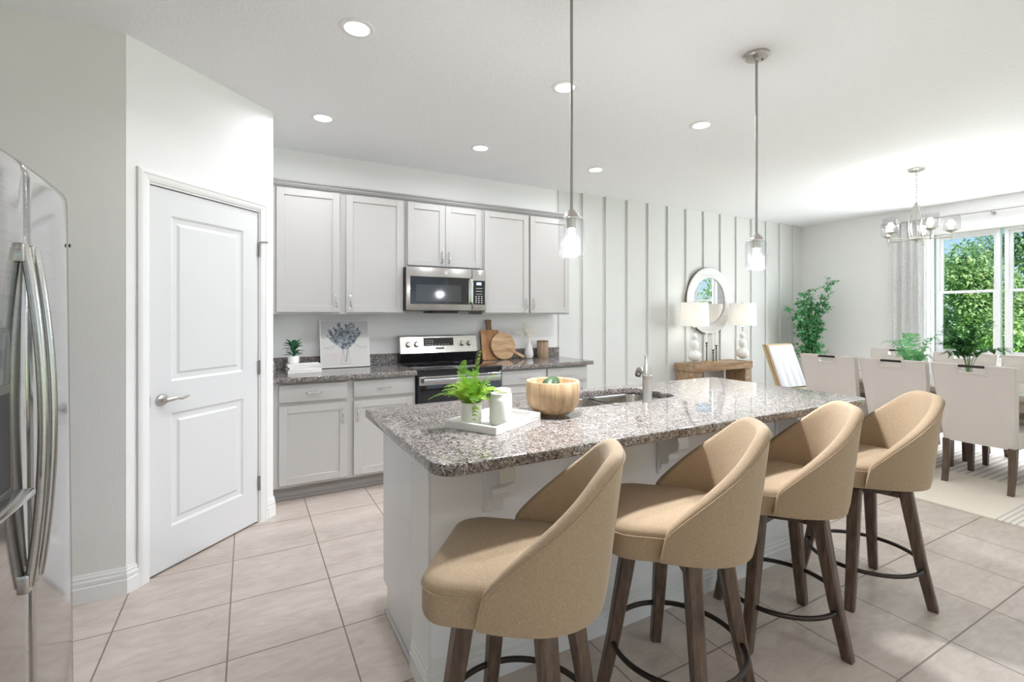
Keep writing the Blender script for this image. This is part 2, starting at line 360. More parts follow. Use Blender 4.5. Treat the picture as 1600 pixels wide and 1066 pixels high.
# ------------------------------------------------------------------ mesh helpers
class B:
    def __init__(s): s.bm = bmesh.new()
    def box(s, x0, x1, y0, y1, z0, z1, bev=0.0, seg=2):
        r = bmesh.ops.create_cube(s.bm, size=1.0)
        vs_ = r['verts']
        M = Matrix.Translation(((x0+x1)/2, (y0+y1)/2, (z0+z1)/2)) @ Matrix.Diagonal((abs(x1-x0), abs(y1-y0), abs(z1-z0), 1))
        bmesh.ops.transform(s.bm, matrix=M, verts=vs_)
        if bev > 0:
            es = set(e for v in vs_ for e in v.link_edges)
            bmesh.ops.bevel(s.bm, geom=list(es), offset=bev, segments=seg, profile=0.5, affect='EDGES')
        return s
    def loft(s, rings, closed=True, cap=True, loop=False):
        rr = [[s.bm.verts.new(p) for p in r] for r in rings]
        n = len(rr[0])
        pairs = list(zip(rr, rr[1:])) + ([(rr[-1], rr[0])] if loop else [])
        for a, b_ in pairs:
            for i in range(n if closed else n-1):
                j = (i+1) % n
                try: s.bm.faces.new((a[i], a[j], b_[j], b_[i]))
                except ValueError: pass
        if cap and not loop and closed:
            try: s.bm.faces.new(rr[0][::-1])
            except ValueError: pass
            try: s.bm.faces.new(rr[-1])
            except ValueError: pass
        return s
    def tube(s, pts, r, n=10, cap=True, loop=False, sx=1.0):
        pts = [Vector(p) for p in pts]; m = len(pts)
        rs = r if isinstance(r, (list, tuple)) else [r]*m
        rings = []; up = None
        for i, p in enumerate(pts):
            if loop: t = pts[(i+1) % m] - pts[i-1]
            elif i == 0: t = pts[1]-pts[0]
            elif i == m-1: t = pts[-1]-pts[-2]
            else: t = (pts[i+1]-pts[i]).normalized() + (pts[i]-pts[i-1]).normalized()
            t.normalize()
            if up is None:
                up = Vector((0, 0, 1)) if abs(t.z) < 0.9 else Vector((0, 1, 0))
            a = up - t*up.dot(t)
            if a.length < 1e-6: a = t.orthogonal()
            a.normalize(); up = a; c = t.cross(a)
            rings.append([p + a*(rs[i]*math.cos(2*PI*k/n)) + c*(rs[i]*sx*math.sin(2*PI*k/n)) for k in range(n)])
        return s.loft(rings, True, cap, loop)
    def lathe(s, prof, n=32, c=(0, 0, 0)):
        rings = []
        for r, z in prof:
            rings.append([(c[0]+max(r, 1e-5)*math.cos(2*PI*k/n), c[1]+max(r, 1e-5)*math.sin(2*PI*k/n), c[2]+z) for k in range(n)])
        if prof[0][0] > 1e-3 and prof[-1][0] > 1e-3: return s.loft(rings, True, False, True)
        return s.loft(rings, True, True)
    def prism(s, poly, lo, hi, plane='xy'):
        def P(a, b_, h): return {'xy': (a, b_, h), 'xz': (a, h, b_), 'yz': (h, a, b_)}[plane]
        s.loft([[P(a, b_, lo) for a, b_ in poly], [P(a, b_, hi) for a, b_ in poly]], True, True)
        return s
    def quad(s, *p):
        s.bm.faces.new([s.bm.verts.new(q) for q in p]); return s
    def xf(s, M, start=0):
        s.bm.verts.ensure_lookup_table()
        bmesh.ops.transform(s.bm, matrix=M, verts=s.bm.verts[start:]); return s
    def nv(s): return len(s.bm.verts)
    def bevel_all(s, off, seg=2, ang=30):
        es = [e for e in s.bm.edges if len(e.link_faces) == 2 and e.calc_face_angle(0) > R_(ang)]
        bmesh.ops.bevel(s.bm, geom=es, offset=off, segments=seg, profile=0.5, affect='EDGES', clamp_overlap=True); return s
    def mesh(s, name, mat, smooth=35):
        bmesh.ops.recalc_face_normals(s.bm, faces=s.bm.faces)
        me = bpy.data.meshes.new(name); s.bm.to_mesh(me); s.bm.free()
        if smooth:
            me.polygons.foreach_set('use_smooth', [True]*len(me.polygons))
            me.set_sharp_from_angle(angle=R_(smooth))
        me.materials.append(MATS[mat]); me.update()
        return me
    def obj(s, name, mat, parent=None, loc=(0, 0, 0), rot=(0, 0, 0), smooth=35):
        o = bpy.data.objects.new(name, s.mesh(name, mat, smooth)); C.objects.link(o)
        o.location = loc; o.rotation_euler = rot
        if parent: o.parent = parent
        return o
def tag(o, label, cat, group=None):
    o['label'] = label; o['category'] = cat
    if group: o['group'] = group
    return o
def thing(name, loc, rz, label, cat, group=None):
    o = bpy.data.objects.new(name, None); C.objects.link(o); o.empty_display_size = 0.1
    o.location = loc; o.rotation_euler = (0, 0, rz)
    return tag(o, label, cat, group)
def struct(o):
    o['kind'] = 'structure'; return o
def dup(root, loc, rz, label, group=None):
    r = root.copy(); C.objects.link(r); r.location = loc; r.rotation_euler = (0, 0, rz); r['label'] = label
    if group: r['group'] = group
    def kids(src, dst):
        for ch in list(src.children):
            c = ch.copy(); C.objects.link(c); c.parent = dst; kids(ch, c)
    kids(root, r)
    return r
def rrect(x0, x1, y0, y1, r, n=6, radii=None):
    rad = radii or (r, r, r, r); out = []
    for (cx, cy, sx_, sy_, a0), q in zip(((x1, y1, -1, -1, 0), (x0, y1, 1, -1, 90), (x0, y0, 1, 1, 180), (x1, y0, -1, 1, 270)), rad):
        for k in range(n+1):
            a = R_(a0 + 90*k/n); out.append((cx + sx_*q + q*math.cos(a), cy + sy_*q + q*math.sin(a)))
    return out
def slab(outer, holes, z0, z1, bev, name, mat, parent=None, loc=(0, 0, 0)):
    cu = bpy.data.curves.new(name, 'CURVE'); cu.dimensions = '2D'; cu.fill_mode = 'BOTH'
    for poly in [outer] + holes:
        sp = cu.splines.new('POLY'); sp.points.add(len(poly)-1); sp.use_cyclic_u = True
        for p, (x, y) in zip(sp.points, poly): p.co = (x, y, 0, 1)
    cu.extrude = (z1-z0)/2 - bev; cu.bevel_depth = bev; cu.bevel_resolution = 2; cu.offset = -bev
    tmp = bpy.data.objects.new('tmp', cu); C.objects.link(tmp)
    dg = bpy.context.evaluated_depsgraph_get(); dg.update()
    me = bpy.data.meshes.new_from_object(tmp.evaluated_get(dg)); bpy.data.objects.remove(tmp); bpy.data.curves.remove(cu)
    me.name = name; me.materials.clear(); me.materials.append(MATS[mat])
    me.transform(Matrix.Translation((0, 0, (z0+z1)/2)))
    o = bpy.data.objects.new(name, me); C.objects.link(o); o.location = loc
    if parent: o.parent = parent
    return o

# ------------------------------------------------------------------ the room
CEIL, YB, XR, XL, YF = 2.74, 4.40, 7.576, -1.35, -4.9
struct(B().box(XL-0.15, XR+0.15, YF-0.15, YB+0.15, -0.12, 0).obj('floor', 'floor_tile', smooth=0))
struct(B().box(XL-0.15, XR+0.15, YF-0.15, YB+0.15, CEIL, CEIL+0.15).obj('ceiling', 'ceiling_paint', smooth=0))
wb = struct(B().box(XL-0.15, XR+0.15, YB, YB+0.15, 0, CEIL).obj('wall_back', 'wall_white', smooth=0))
pn = struct(B().box(3.0, XR, YB-0.012, YB, 0, CEIL).obj('wall_back_panelled', 'wall_panel', smooth=0))
for k in range(13):
    x = 3.315 + 0.333*k
    B().box(x, x+0.045, YB-0.034, YB-0.012, 0.13, CEIL, 0.002, 1).obj('batten', 'wall_panel', pn)
struct(B().box(XL-0.15, XL, YF, YB, 0, CEIL).obj('wall_left', 'wall_white', smooth=0))
# front wall of the living end, with a wide unseen opening added to let light in
fw = B(); fw.box(XL, 0.2, YF-0.15, YF, 0, CEIL); fw.box(5.0, XR, YF-0.15, YF, 0, CEIL); fw.box(0.2, 5.0, YF-0.15, YF, 2.4, CEIL)
struct(fw.obj('wall_front', 'wall_white', smooth=0))
# right wall: dining window group and an unseen opening added for light further along
WY0, WY1, WZ0, WZ1 = 0.86, 2.77, 0.875, 2.375
DY0, DY1 = -4.5, -0.1
rw = B()
rw.box(XR, XR+0.15, WY1, YB, 0, CEIL); rw.box(XR, XR+0.15, DY1, WY0, 0, CEIL)
rw.box(XR, XR+0.15, WY0, WY1, 0, WZ0); rw.box(XR, XR+0.15, WY0, WY1, WZ1, CEIL)
rw.box(XR, XR+0.15, YF, DY0, 0, CEIL); rw.box(XR, XR+0.15, DY0, DY1, 2.4, CEIL)
struct(rw.obj('wall_right', 'wall_white', smooth=0))
# pantry walls: return beside the fridge in shade-toned white, diagonal wall with the door, short return
PA, PB = Vector((-0.522, 2.975)), Vector((0.152, 3.649))
DL = (PB-PA).length
struct(B().box(XL, PA.x-0.001, PA.y, PA.y+0.11, 0, CEIL).obj('wall_pantry_return', 'wall_white_shaded', smooth=0))
struct(B().box(PB.x-0.11, PB.x, PB.y, YB, 0, CEIL).obj('wall_pantry_side', 'wall_white', smooth=0))
D0, D1, DH = 0.118, 0.828, 2.035          # door opening along the diagonal
dw = B()
dw.box(0, D0-0.02, 0, 0.11, 0, CEIL); dw.box(D1+0.02, DL, 0, 0.11, 0, CEIL); dw.box(D0-0.02, D1+0.02, 0, 0.11, DH+0.02, CEIL)
struct(dw.obj('wall_pantry_diagonal', 'wall_white', loc=(PA.x, PA.y, 0), rot=(0, 0, R_(45)), smooth=0))

def base_profile(b, p0, p1, nrm, h=0.13):
    """baseboard from p0 to p1 (xy), sticking out along nrm"""
    p0, p1, n = Vector(p0), Vector(p1), Vector(nrm)
    prof = [(0, 0), (0.015, 0), (0.016, 0.070), (0.0115, 0.074), (0.0115, 0.078), (0.0135, 0.080), (0.0135, 0.096), (0.009, 0.100), (0.009, 0.114), (0.005, 0.118), (0.005, 0.125), (0.002, h), (0, h)]
    b.loft([[(q.x+n.x*d, q.y+n.y*d, z) for d, z in prof] for q in (p0, p1)])
    return b
s2 = math.sqrt(0.5); dn = Vector((s2, -s2)); dd = Vector((s2, s2))
bb = B(); base_profile(bb, (XL, PA.y), (PA.x+0.006, PA.y), (0, -1)); struct(bb.obj('baseboard_pantry_return', 'trim_white'))
bb = B(); base_profile(bb, PA - dd*0.006, PA+dd*0.052, dn); base_profile(bb, PA+dd*0.893, PB+dd*0.006, dn); struct(bb.obj('baseboard_diagonal', 'trim_white'))
bb = B(); base_profile(bb, (3.0, YB-0.012), (XR, YB-0.012), (0, -1)); struct(bb.obj('baseboard_back', 'trim_white'))
bb = B(); base_profile(bb, (XR, YB), (XR, DY1), (-1, 0)); struct(bb.obj('baseboard_right', 'trim_white'))

# pantry door
door = bpy.data.objects.new('door_1', None); C.objects.link(door); door.location = (PA.x, PA.y, 0); door.rotation_euler = (0, 0, R_(45)); struct(door)
door['label'] = 'white two-panel pantry door with lever handle on the angled corner wall'
cs = B()
cprof = [(0, 0.0), (0.0, -0.012), (0.008, -0.016), (0.022, -0.0165), (0.026, -0.013), (0.044, -0.012), (0.050, -0.009), (0.058, -0.008), (0.060, 0.0)]
def casing_side(xin, sgn):
    # inner edge at xin, widening away from the opening
    pts0 = [(xin + sgn*(0.060-w), d, 0) for w, d in cprof]; pts1 = [(xin + sgn*(0.060-w), d, DH+0.012+(0.060-w)) for w, d in cprof]
    cs.loft([pts0, pts1])
casing_side(D0-0.008, -1); casing_side(D1+0.008, 1)
xi0, xi1, zi = D0-0.008, D1+0.008, DH+0.012
cs.loft([[(xi0-(0.060-w), d, zi+(0.060-w)) for w, d in cprof], [(xi1+(0.060-w), d, zi+(0.060-w)) for w, d in cprof]])
cs.box(D0-0.02, D0-0.002, 0.0, 0.11, 0, DH); cs.box(D1+0.002, D1+0.02, 0.0, 0.11, 0, DH); cs.box(D0-0.02, D1+0.02, 0.0, 0.11, DH+0.002, DH+0.02)
cs.box(D0-0.002, D0+0.010, 0.045, 0.06, 0, DH); cs.box(D1-0.010, D1+0.002, 0.045, 0.06, 0, DH)
cs.obj('door_frame', 'trim_white', door)
def raised_panel(b, x0, x1, z0, z1, y):
    """moulded recess with a raised field, front face at y looking to -y"""
    rings = []
    for ins, dy in ((0, 0), (0.012, 0.008), (0.024, 0.009), (0.038, 0.009), (0.050, 0.002)):
        rings.append([(x0+ins, y+dy, z0+ins), (x1-ins, y+dy, z0+ins), (x1-ins, y+dy, z1-ins), (x0+ins, y+dy, z1-ins)])
    b.loft(rings, True, False)
    q = rings[-1]; b.quad(*q)
dl = B(); X0, X1 = D0+0.003, D1-0.003; y = 0.006
ps = (X0+0.115, X1-0.115); z_ = [0.012, 0.225, 0.835, 1.005, 1.895, DH-0.004]
def face(x0, x1, z0, z1): dl.quad((x0, y, z0), (x1, y, z0), (x1, y, z1), (x0, y, z1))
face(X0, ps[0], z_[0], z_[5]); face(ps[1], X1, z_[0], z_[5])
for a, b_ in ((0, 1), (2, 3), (4, 5)): face(ps[0], ps[1], z_[a], z_[b_])
raised_panel(dl, ps[0], ps[1], z_[1], z_[2], y); raised_panel(dl, ps[0], ps[1], z_[3], z_[4], y)
yb_ = 0.041
dl.quad((X0, yb_, z_[0]), (X0, yb_, z_[5]), (X1, yb_, z_[5]), (X1, yb_, z_[0]))
for a, b_ in (((X0, z_[0]), (X1, z_[0])), ((X1, z_[0]), (X1, z_[5])), ((X1, z_[5]), (X0, z_[5])), ((X0, z_[5]), (X0, z_[0]))):
    dl.quad((a[0], y, a[1]), (a[0], yb_, a[1]), (b_[0], yb_, b_[1]), (b_[0], y, b_[1]))
leaf = dl.obj('door_leaf', 'door_white', door, smooth=20)
lv = B(); kx, kz = D0+0.065, 0.915
lv.lathe([(0.0, 0.0), (0.031, 0.0), (0.032, 0.004), (0.028, 0.012), (0.014, 0.016), (0.012, 0.045), (0.0, 0.045)], 24)
lv.xf(Matrix.Translation((kx, 0.006, kz)) @ Matrix.Rotation(R_(90), 4, 'X'))
lv.tube([(kx-0.008, -0.036, kz), (kx+0.02, -0.038, kz+0.001), (kx+0.05, -0.040, kz+0.006), (kx+0.08, -0.040, kz-0.002), (kx+0.105, -0.038, kz+0.004), (kx+0.122, -0.037, kz+0.007)], [0.011, 0.0105, 0.009, 0.008, 0.007, 0.004], 12)
lv.obj('lever_handle', 'nickel', door)
B().box(D0-0.001, D0+0.004, 0.002, 0.02, kz-0.028, kz+0.028).obj('latch_plate', 'nickel', door)
for zz in (0.26, 1.02, 1.79):
    h = B(); h.box(D1-0.004, D1+0.005, -0.001, 0.004, zz-0.045, zz+0.045); h.tube([(D1+0.001, -0.004, zz-0.047), (D1+0.001, -0.004, zz+0.047)], 0.006, 10)
    if zz > 1.5: h.tube([(D1+0.001, -0.004, zz+0.05), (D1+0.03, -0.03, zz+0.052), (D1+0.042, -0.036, zz+0.052)], 0.005, 8)
    h.obj('hinge', 'dark_nickel', door)

# dining windows: three double-hung units side by side
def window(n, y0, y1):
    w = bpy.data.objects.new('window_%d' % n, None); C.objects.link(w); w.location = (XR+0.075, 0, 0); struct(w)
    f = B(); t = 0.035
    f.box(0, 0.06, y0, y0+t, WZ0, WZ1); f.box(0, 0.06, y1-t, y1, WZ0, WZ1); f.box(0, 0.06, y0+t, y1-t, WZ0, WZ0+t); f.box(0, 0.06, y0+t, y1-t, WZ1-t, WZ1)
    f.obj('window_frame', 'window_vinyl', w)
    for nm, z0, z1, dx in (('upper_sash', 1.63, WZ1-t, 0.03), ('lower_sash', WZ0+t, 1.665, 0.005)):
        g = B(); q = 0.03
        g.box(dx, dx+0.022, y0+t, y0+t+q, z0, z1); g.box(dx, dx+0.022, y1-t-q, y1-t, z0, z1); g.box(dx, dx+0.022, y0+t+q, y1-t-q, z0, z0+q); g.box(dx, dx+0.022, y0+t+q, y1-t-q, z1-q, z1)
        s_ = g.obj(nm, 'window_vinyl', w)
        B().box(dx+0.009, dx+0.013, y0+t+q, y1-t-q, z0+q, z1-q).obj('pane', 'window_glass', s_, smooth=0)
    return w
step = 0.595
for k in range(3):
    b1 = WY1 - 0.02 - k*(step+0.035); window(k+1, b1-step, b1)
sl = B(); sl.box(XR-0.02, XR+0.085, WY0-0.02, WY1+0.02, WZ0-0.02, WZ0, 0.004); struct(sl.obj('trim_1', 'trim_white'))

# ------------------------------------------------------------------ cabinets
def shaker(b, x0, x1, z0, z1, y, t=0.02, w=0.055):
    """five-piece door, front face at y (towards -y)"""
    b.box(x0, x0+w, y, y+t, z0, z1, 0.0015, 1); b.box(x1-w, x1, y, y+t, z0, z1, 0.0015, 1)
    b.box(x0+w, x1-w, y, y+t, z0, z0+w, 0.0015, 1); b.box(x0+w, x1-w, y, y+t, z1-w, z1, 0.0015, 1)
    b.box(x0+w-0.002, x1-w+0.002, y+0.008, y+t-0.003, z0+w-0.002, z1-w+0.002)
def pull_mesh(L=0.10):
    b = B(); pts = []; rs = []
    for k in range(13):
        t = k/12; pts.append((L*(t-0.5), -0.004 - 0.022*math.sin(PI*t)**0.8, 0)); rs.append(0.0035 + 0.0022*math.sin(PI*t))
    b.tube(pts, rs, 8)
    for sgn in (-1, 1): b.tube([(sgn*L/2, 0.0, 0), (sgn*L/2, -0.007, 0)], 0.006, 10)
    return b.mesh('pull', 'chrome')
PULL = pull_mesh()
def pull(parent, x, y, z, vertical):
    o = bpy.data.objects.new('handle', PULL); C.objects.link(o); o.parent = parent; o.location = (x, y, z)
    if vertical: o.rotation_euler = (0, R_(90), 0)
def cabinet(name, x0, x1, y0, y1, z0, z1, doors, drawers, label, cat, toe=False, frame_bot=0.0):
    t = thing(name, (x0, y0, 0), 0, label, cat)
    b = B()
    zb = 0.115 if toe else z0
    b.box(0, x1-x0, 0.0, y1-y0, zb, z1, 0.001, 1)
    b.obj('carcass', 'cabinet_paint', t)
    if toe:
        k = B(); k.box(0.0, x1-x0, 0.085, 0.10, 0, 0.116); k.box(0, x1-x0, 0.073, 0.085, 0, 0.022, 0.004); k.obj('toe_kick', 'toe_kick', t)
    for a, c, za, zc, hx, hz in doors:
        d = B(); shaker(d, a-x0, c-x0, za, zc, -0.021); o = d.obj('door', 'cabinet_paint', t)
        pull(o, hx-x0, -0.021, hz, True)
    for a, c, za, zc in drawers:
        d = B(); d.box(a-x0, c-x0, -0.021, -0.001, za, zc, 0.003, 2); o = d.obj('drawer', 'cabinet_paint', t)
        pull(o, (a+c)/2-x0, -0.021, (za+zc)/2, False)
    return t
UY = 4.09
cabinet('wall_cabinet', 0.152, 1.192, UY, YB, 1.37, 2.36, [(0.192, 0.652, 1.385, 2.345, 0.622, 1.47), (0.702, 1.171, 1.385, 2.345, 0.733, 1.47)], [], 'tall pale greige two-door wall cabinet next to the pantry corner', 'cabinet')
cabinet('wall_cabinet', 1.194, 1.928, UY, YB, 1.781, 2.36, [(1.212, 1.554, 1.797, 2.345, 1.524, 1.875), (1.558, 1.908, 1.797, 2.345, 1.588, 1.875)], [], 'short greige wall cabinet above the microwave', 'cabinet')
cabinet('wall_cabinet', 1.930, 2.928, UY, YB, 1.37, 2.36, [(1.945, 2.426, 1.385, 2.345, 2.396, 1.47), (2.448, 2.912, 1.385, 2.345, 2.478, 1.47)], [], 'tall greige two-door wall cabinet at the panelled wall end', 'cabinet')
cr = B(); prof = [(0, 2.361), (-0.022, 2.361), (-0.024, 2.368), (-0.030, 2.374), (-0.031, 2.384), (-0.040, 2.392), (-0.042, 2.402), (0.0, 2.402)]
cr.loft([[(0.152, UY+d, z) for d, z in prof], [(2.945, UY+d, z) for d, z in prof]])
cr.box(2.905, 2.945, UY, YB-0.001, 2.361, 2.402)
o = cr.obj('trim_2', 'crown_shaded'); struct(o)
BY = 3.825
cabinet('base_cabinet', 0.154, 1.200, BY, YB, 0, 0.876, [(0.196, 0.664, 0.135, 0.705, 0.632, 0.60), (0.711, 1.180, 0.135, 0.705, 0.741, 0.60)], [(0.196, 0.664, 0.731, 0.856), (0.711, 1.180, 0.731, 0.856)], 'greige base cabinet with two drawers and two doors, left of the range', 'cabinet', True)
cabinet('base_cabinet', 1.972, 2.955, BY, YB, 0, 0.876, [(1.990, 2.452, 0.135, 0.705, 2.42, 0.60), (2.478, 2.940, 0.135, 0.705, 2.51, 0.60)], [(1.990, 2.452, 0.731, 0.856), (2.478, 2.940, 0.731, 0.856)], 'greige base cabinet right of the range', 'cabinet', True)
# perimeter worktops
ct = thing('countertop', (0.153, 3.765, 0), 0, 'speckled grey granite worktop left of the range', 'countertop')
slab(rrect(0, 1.047, 0, 0.634, 0.004, 2), [], 0.877, 0.914, 0.004, 'worktop', 'granite', ct)
B().box(0.0, 1.047, 0.614, 0.634, 0.914, 1.012, 0.002, 1).obj('backsplash', 'granite', ct)
B().box(0.0, 0.02, 0.03, 0.612, 0.914, 1.012, 0.002, 1).obj('sidesplash', 'granite', ct)
ct = thing('countertop', (1.971, 3.765, 0), 0, 'speckled grey granite worktop right of the range', 'countertop')
slab(rrect(0, 1.02, 0, 0.634, 0.004, 2), [], 0.877, 0.914, 0.004, 'worktop', 'granite', ct)
B().box(0.0, 1.03, 0.614, 0.634, 0.914, 1.012, 0.002, 1).obj('backsplash', 'granite', ct)

# ------------------------------------------------------------------ range
rg = thing('electric_range', (1.207, 3.765, 0), 0, 'stainless and black glass electric range between the worktops', 'oven')
W = 0.756
b = B(); b.box(0, W, 0.03, 0.615, 0.02, 0.905); b.obj('body', 'black_plastic', rg)
b = B(); b.box(-0.004, W+0.004, -0.012, 0.545, 0.905, 0.921, 0.004); o = b.obj('cooktop', 'black_glass', rg)
for cx_, cy_, r in ((0.2, 0.14, 0.10), (0.56, 0.14, 0.08), (0.2, 0.40, 0.075), (0.56, 0.40, 0.10)):
    B().lathe([(r-0.003, 0.9211), (r, 0.9213), (r-0.003, 0.9215)], 40, (cx_, cy_, 0)).obj('burner_ring', 'grey_glass', o)
b = B(); b.prism([(0.515, 1.012), (0.548, 0.925), (0.615, 0.915), (0.615, 1.015)], 0.0, W, 'yz'); b.obj('rear_riser', 'black_glass', rg)
b = B(); b.prism([(0.515, 1.012), (0.540, 1.165), (0.548, 1.172), (0.615, 1.172), (0.615, 1.012)], 0.0, W, 'yz'); b.bevel_all(0.003, 1); bg = b.obj('control_panel', 'stainless', rg)
def on_bg(z): return 0.515 + (z-1.012)*0.163     # y of the sloping face
SL = math.atan(0.163)
b = B(); b.box(0.222, 0.515, -0.002, 0.01, -0.037, 0.037); b.obj('display', 'black_glass', bg, (0, on_bg(1.112), 1.112), (-SL, 0, 0))
b = B()
for i in range(4):
    for j in range(3): b.box(0.235+0.022*i, 0.248+0.022*i, -0.0032, -0.002, -0.026+0.019*j, -0.022+0.019*j)
for i in range(5): b.box(0.335+0.03*i, 0.345+0.03*i, -0.0032, -0.002, -0.027, -0.022)
b.obj('lettering', 'mark_grey', bg, (0, on_bg(1.112), 1.112), (-SL, 0, 0))
b = B(); b.box(0.325, 0.43, -0.0015, 0.005, -0.002, 0.002)
for i in range(3): b.box(0.337+0.028*i, 0.361+0.028*i, -0.002, 0.005, -0.008, 0.008)
b.obj('nameplate', 'dark_mark', bg, (0, on_bg(1.052), 1.052), (-SL, 0, 0))
for kx in (0.072, 0.150, 0.600, 0.672):
    b = B(); b.lathe([(0.0, 0.034), (0.017, 0.034), (0.020, 0.030), (0.022, 0.006), (0.028, 0.004), (0.028, 0.0), (0.0, 0.0)], 24); b.box(-0.004, 0.004, -0.018, 0.018, 0.034, 0.040, 0.001, 1)
    b.obj('knob', 'stainless', bg, (kx, on_bg(1.092), 1.092), (R_(90)-SL, 0, 0))
b = B(); b.box(0.006, W-0.006, -0.008, 0.03, 0.195, 0.862, 0.004); dr = b.obj('oven_door', 'black_glass', rg)
b = B(); b.box(0.006, W-0.006, -0.012, -0.007, 0.79, 0.862, 0.001, 1); b.obj('door_top_band', 'stainless', dr)
b = B(); b.box(0.03, W-0.03, -0.058, -0.040, 0.805, 0.848, 0.006); b.box(0.05, 0.08, -0.045, -0.01, 0.812, 0.84); b.box(W-0.08, W-0.05, -0.045, -0.01, 0.812, 0.84)
b.obj('handle', 'stainless', dr)
b = B(); b.box(0.006, W-0.006, -0.008, 0.03, 0.03, 0.19, 0.004); b.obj('storage_drawer', 'stainless', rg)

# ------------------------------------------------------------------ microwave
mw = thing('microwave_oven', (1.176, 3.998, 1.392), 0, 'stainless over-the-range microwave under the short wall cabinet', 'microwave')
W, H = 0.753, 0.385
B().box(0, W, 0.03, 0.40, 0.008, H-0.004).obj('body', 'black_plastic', mw)
b = B(); b.box(0.003, 0.608, 0, 0.032, 0.012, H, 0.004); dm = b.obj('door', 'stainless', mw)
b = B(); b.box(0.035, 0.575, -0.003, 0.005, 0.066, 0.305, 0.002, 1); g = b.obj('door_glass', 'black_glass', dm)
B().box(0.085, 0.50, -0.0042, -0.002, 0.088, 0.235).obj('window_mesh', 'grey_glass', g)
b = B(); b.tube([(0.592, 0.0, 0.075), (0.592, -0.03, 0.09), (0.592, -0.034, 0.15), (0.592, -0.034, 0.235), (0.592, -0.03, 0.29), (0.592, 0.0, 0.305)], 0.011, 12, sx=1.3); b.obj('handle', 'chrome', dm)
b = B(); b.box(0.612, W-0.002, 0, 0.032, 0.012, H, 0.004); cp = b.obj('control_panel', 'stainless', mw)
b = B(); b.box(0.622, W-0.014, -0.003, 0.004, 0.066, 0.285, 0.002, 1); kp = b.obj('keypad', 'black_glass', cp)
B().box(0.652, 0.70, -0.004, -0.003, 0.245, 0.268).obj('clock_display', 'display_blue', kp)
b = B()
for j in range(4):
    for i in range(3): b.box(0.642+0.028*i, 0.654+0.028*i, -0.0042, -0.003, 0.082+0.018*j, 0.090+0.018*j)
for j in range(3):
    b.box(0.648, 0.708, -0.0042, -0.003, 0.160+0.026*j, 0.1635+0.026*j)
b.obj('key_marks', 'mark_grey', kp)
B().lathe([(0.0, 0.0), (0.016, 0.0), (0.016, 0.002), (0.0, 0.002)], 24).xf(Matrix.Translation((0.36, 0.001, 0.345)) @ Matrix.Rotation(R_(90), 4, 'X')).obj('badge', 'chrome', dm)
B().box(0.25, 0.50, 0.06, 0.30, -0.012, 0.01, 0.004).obj('vent_grille', 'black_plastic', mw)

# ------------------------------------------------------------------ refrigerator (faces +x)
fr = thing('refrigerator', (-0.515, 1.36, 0), 0, 'stainless side-by-side refrigerator with long curved handles and ice dispenser', 'refrigerator')
fr.rotation_euler = (0, R_(-0.55), 0)
FW_, FH_ = 0.836, 1.79
B().box(-0.74, -0.075, 0.004, FW_-0.004, 0.03, FH_-0.03, 0.004).obj('cabinet', 'dark_nickel', fr)
B().box(-0.72, -0.09, 0.02, FW_-0.02, 0.0, 0.031).obj('base_grille', 'black_plastic', fr)
SEAM = 0.414
def fridge_door(y0, y1, hole=None):
    b = B()
    n = 14; outline = []
    ys = [y0 + q for q in (0, .0015, .004, .007, .010)] + [y0+.010 + (y1-y0-.020)*k/12 for k in range(1, 12)] + [y1 - q for q in (.010, .007, .004, .0015, 0)]
    n = len(ys)-1
    for y in ys:
        u = y/FW_
        bow = 0.016*(1 - (2*u-1)**2) - 0.012
        e = min((y-y0), (y1-y)); rnd = 0.010*max(0, 1-e/0.010)**2
        outline.append((bow-rnd, y))
    poly = outline + [(-0.07, y1), (-0.07, y0)]
    rings = []
    for z, ins in ((0.05, 0.012), (0.056, 0.003), (0.07, 0), (FH_-0.05, 0), (FH_-0.03, 0.003), (FH_-0.014, 0.010), (FH_-0.004, 0.022), (FH_, 0.04)):
        rings.append([(x - (ins if i <= n else 0), y, z) for i, (x, y) in enumerate(poly)])
    b.loft(rings)
    return b
fz = fridge_door(0.002, SEAM-0.003).obj('freezer_door', 'fridge_steel', fr)
fg = fridge_door(SEAM+0.003, FW_-0.002).obj('fresh_food_door', 'fridge_steel', fr)
def fridge_handle(y, parent):
    b = B(); pts = []; rs = []
    for k in range(21):
        t = k/20; z = 0.64 + 0.90*t
        x = 0.004 + 0.040*math.sin(PI*(0.04+0.92*t))**0.8
        pts.append((x, y, z)); rs.append(0.0105)
    b.tube(pts, rs, 12, sx=1.15)
    b.box(-0.004, 0.016, y-0.017, y+0.017, 1.50, 1.552, 0.004); b.box(-0.004, 0.016, y-0.017, y+0.017, 0.625, 0.675, 0.004)
    return b.obj('handle', 'stainless', parent)
fridge_handle(SEAM-0.034, fz); fridge_handle(SEAM+0.034, fg)
b = B(); b.loft([[(0.002, y, z) for y, z in rrect(0.07, 0.30, 0.90, 1.335, 0.03)], [(0.008, y, z) for y, z in rrect(0.075, 0.295, 0.905, 1.33, 0.028)]])
dsp = b.obj('dispenser', 'dark_nickel', fz)
b = B(); b.box(0.006, 0.0095, 0.085, 0.285, 0.93, 1.17, 0.002, 1); b.obj('recess', 'black_plastic', dsp)
B().box(0.006, 0.011, 0.085, 0.285, 1.19, 1.315, 0.002, 1).obj('dispenser_panel', 'grey_glass', dsp)
b = B(); b.box(0.0, 0.055, 0.08, 0.29, 0.905, 0.925, 0.006); b.obj('drip_tray', 'stainless', dsp)
B().lathe([(0, 0), (0.006, 0), (0.006, 0.004), (0, 0.004)], 16).xf(Matrix.Translation((-0.008, FW_-0.014, 1.60)) @ Matrix.Rotation(R_(90), 4, 'Y')).obj('door_bumper', 'black_plastic', fg)

